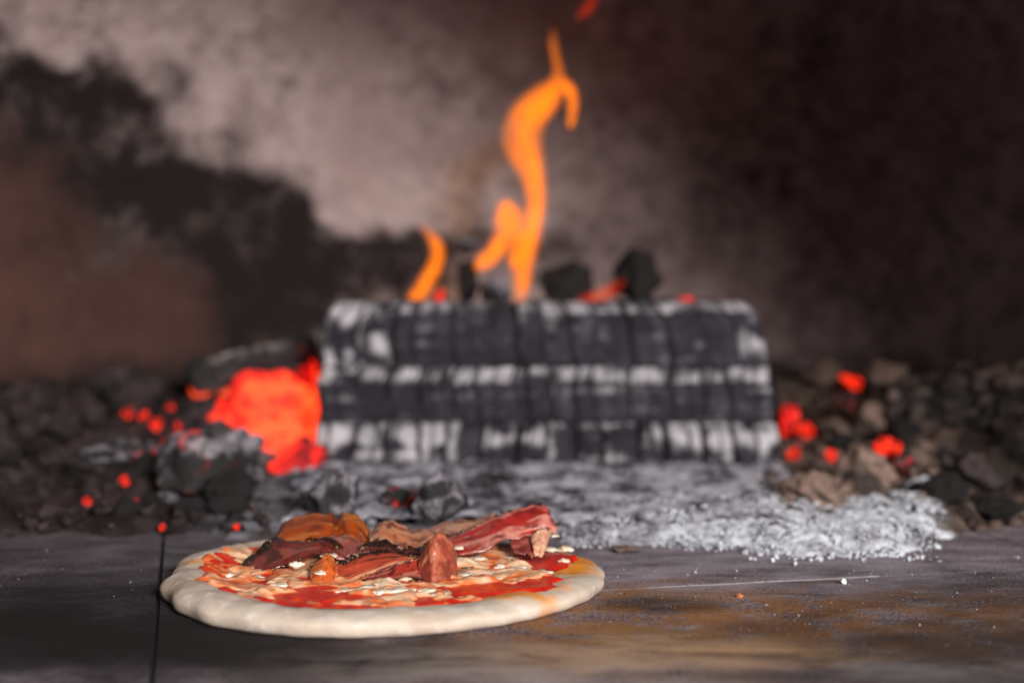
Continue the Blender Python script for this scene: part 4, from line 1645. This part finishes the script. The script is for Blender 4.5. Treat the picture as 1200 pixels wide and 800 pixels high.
# front ribbon with orange curl
ham([(365, 664, 0.882), (377, 656, 0.884), (387, 650, 0.886), (399, 659, 0.888), (420, 651, 0.898), (450, 645, 0.905), (478, 649, 0.905), (497, 652, 0.905)],
    [(367, 681, 0.868), (378, 685, 0.866), (392, 685, 0.866), (404, 684, 0.868), (426, 677, 0.875), (456, 665, 0.885), (480, 658, 0.893), (498, 658, 0.897)],
    (0.40, 0.055, 0.026), (0.64, 0.31, 0.17), BLACK, 6.9, fatband=(0.95, 0.18), darktop=0.24, streak=0.8, curl=0.003)
ham([(364, 667, 0.880), (374, 657, 0.880), (386, 650, 0.881), (394, 660, 0.882)],
    [(367, 681, 0.864), (376, 684, 0.861), (386, 684, 0.861), (393, 681, 0.864)],
    (0.50, 0.09, 0.016), (0.58, 0.19, 0.05), MAROON, 7.7, ripple=0.0005, streak=0.4, edge=0.2, spot=0.3, curl=0.003, n=40)
# lower fold, dark rim
ham([(440, 672, 0.880), (460, 662, 0.884), (480, 657, 0.888), (500, 652, 0.892)],
    [(424, 681, 0.866), (452, 684, 0.866), (480, 683, 0.868), (500, 682, 0.870)],
    (0.32, 0.030, 0.020), FAT, BLACK, 8.3, darkbot=0.34, streak=0.3)
# upright fold
ham([(492, 655, 0.884), (498, 643, 0.882), (506, 631, 0.879), (515, 624, 0.882), (524, 628, 0.888), (531, 638, 0.892), (536, 652, 0.895)],
    [(491, 684, 0.872), (497, 686, 0.866), (505, 688, 0.858), (513, 688, 0.860), (521, 687, 0.868), (528, 685, 0.875), (534, 681, 0.882)],
    (0.30, 0.055, 0.030), (0.45, 0.15, 0.075), MAROON, 9.6, ripple=0.0008, streak=0.7, edge=0.25, spot=0.5, curl=-0.0005, n=60)
# thin beige slice behind
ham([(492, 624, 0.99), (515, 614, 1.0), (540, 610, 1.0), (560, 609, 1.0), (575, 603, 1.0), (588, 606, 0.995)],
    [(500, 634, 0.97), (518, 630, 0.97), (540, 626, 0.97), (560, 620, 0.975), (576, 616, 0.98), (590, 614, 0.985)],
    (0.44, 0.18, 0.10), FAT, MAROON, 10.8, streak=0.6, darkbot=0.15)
# red striped slice at the right
h9 = ham([(518, 634, 0.962), (545, 622, 0.968), (566, 613, 0.972), (582, 603, 0.977), (602, 597, 0.98), (625, 592, 0.982), (640, 592, 0.98), (651, 616, 0.97)],
         [(522, 648, 0.935), (545, 648, 0.932), (570, 642, 0.935), (590, 634, 0.94), (608, 631, 0.945), (628, 626, 0.95), (642, 622, 0.953), (652, 622, 0.96)],
         (0.42, 0.022, 0.018), (0.66, 0.27, 0.20), (0.10, 0.01, 0.01), 12.2, fatband=(0.62, 0.17), streak=1.0, ripple=0.0022, curl=0.003)
h9['label'] = 'red slice with pale fat stripes'
ham([(596, 632, 0.95), (612, 628, 0.952), (630, 624, 0.952), (642, 622, 0.952)],
    [(602, 646, 0.935), (616, 650, 0.93), (628, 650, 0.93), (638, 646, 0.933)],
    (0.24, 0.035, 0.03), (0.50, 0.17, 0.11), MAROON, 13.3, streak=0.5, n=40)
ham([(622, 628, 0.944), (630, 622, 0.943), (638, 620, 0.945), (646, 621, 0.95)],
    [(627, 648, 0.930), (631, 653, 0.928), (636, 650, 0.929), (640, 640, 0.935)],
    (0.50, 0.25, 0.15), FAT, (0.30, 0.09, 0.06), 14.1, ripple=0.0008, streak=0.5, edge=0.1, spot=0.2, curl=0.002, n=40)

for q, (px, py, d, sx, sz) in enumerate(((347, 661, 0.884, 6.5, 4.4), (386, 651, 0.901, 8, 3.0), (376, 671, 0.868, 6, 4.0), (425, 684, 0.862, 6, 2.4), (537, 642, 0.93, 5, 3), (650, 628, 0.95, 4, 2.4))):
    blobby('cheese_lump', P(px, py, d), (sx * 0.0007, sx * 0.0006, sz * 0.00038), M_CURD, q + 90, parent=cheese, rz=q * 0.7)

# cracked pepper crust along the dark edges of the ham
pep = []
for seed, n_, lo, hi in ((2.1, 190, -0.03, 0.22), (4.4, 70, -0.03, 0.18), (6.9, 90, -0.03, 0.10), (8.3, 60, 0.88, 1.03), (12.2, 30, -0.02, 0.06), (5.2, 20, 0.95, 1.02)):
    A, B = EDGES[seed]
    for _ in range(n_):
        i = rnd.randrange(1, len(A) - 1)
        p = A[i].lerp(B[i], rnd.uniform(lo, hi))
        r_ = rnd.uniform(0.0004, 0.0011)
        pep.append((p.x + rnd.gauss(0, 0.0006), p.y - 0.0012 + rnd.gauss(0, 0.0006), p.z + 0.0004, r_, (0.016, 0.011, 0.009) if rnd.random() < 0.86 else (0.35, 0.22, 0.10)))
o = crumbs('pepper_crust', pep, None, mat=mat_crumb('cracked_pepper', 0.45))
o.parent = pz
o.matrix_parent_inverse = Matrix.Translation(-PC)
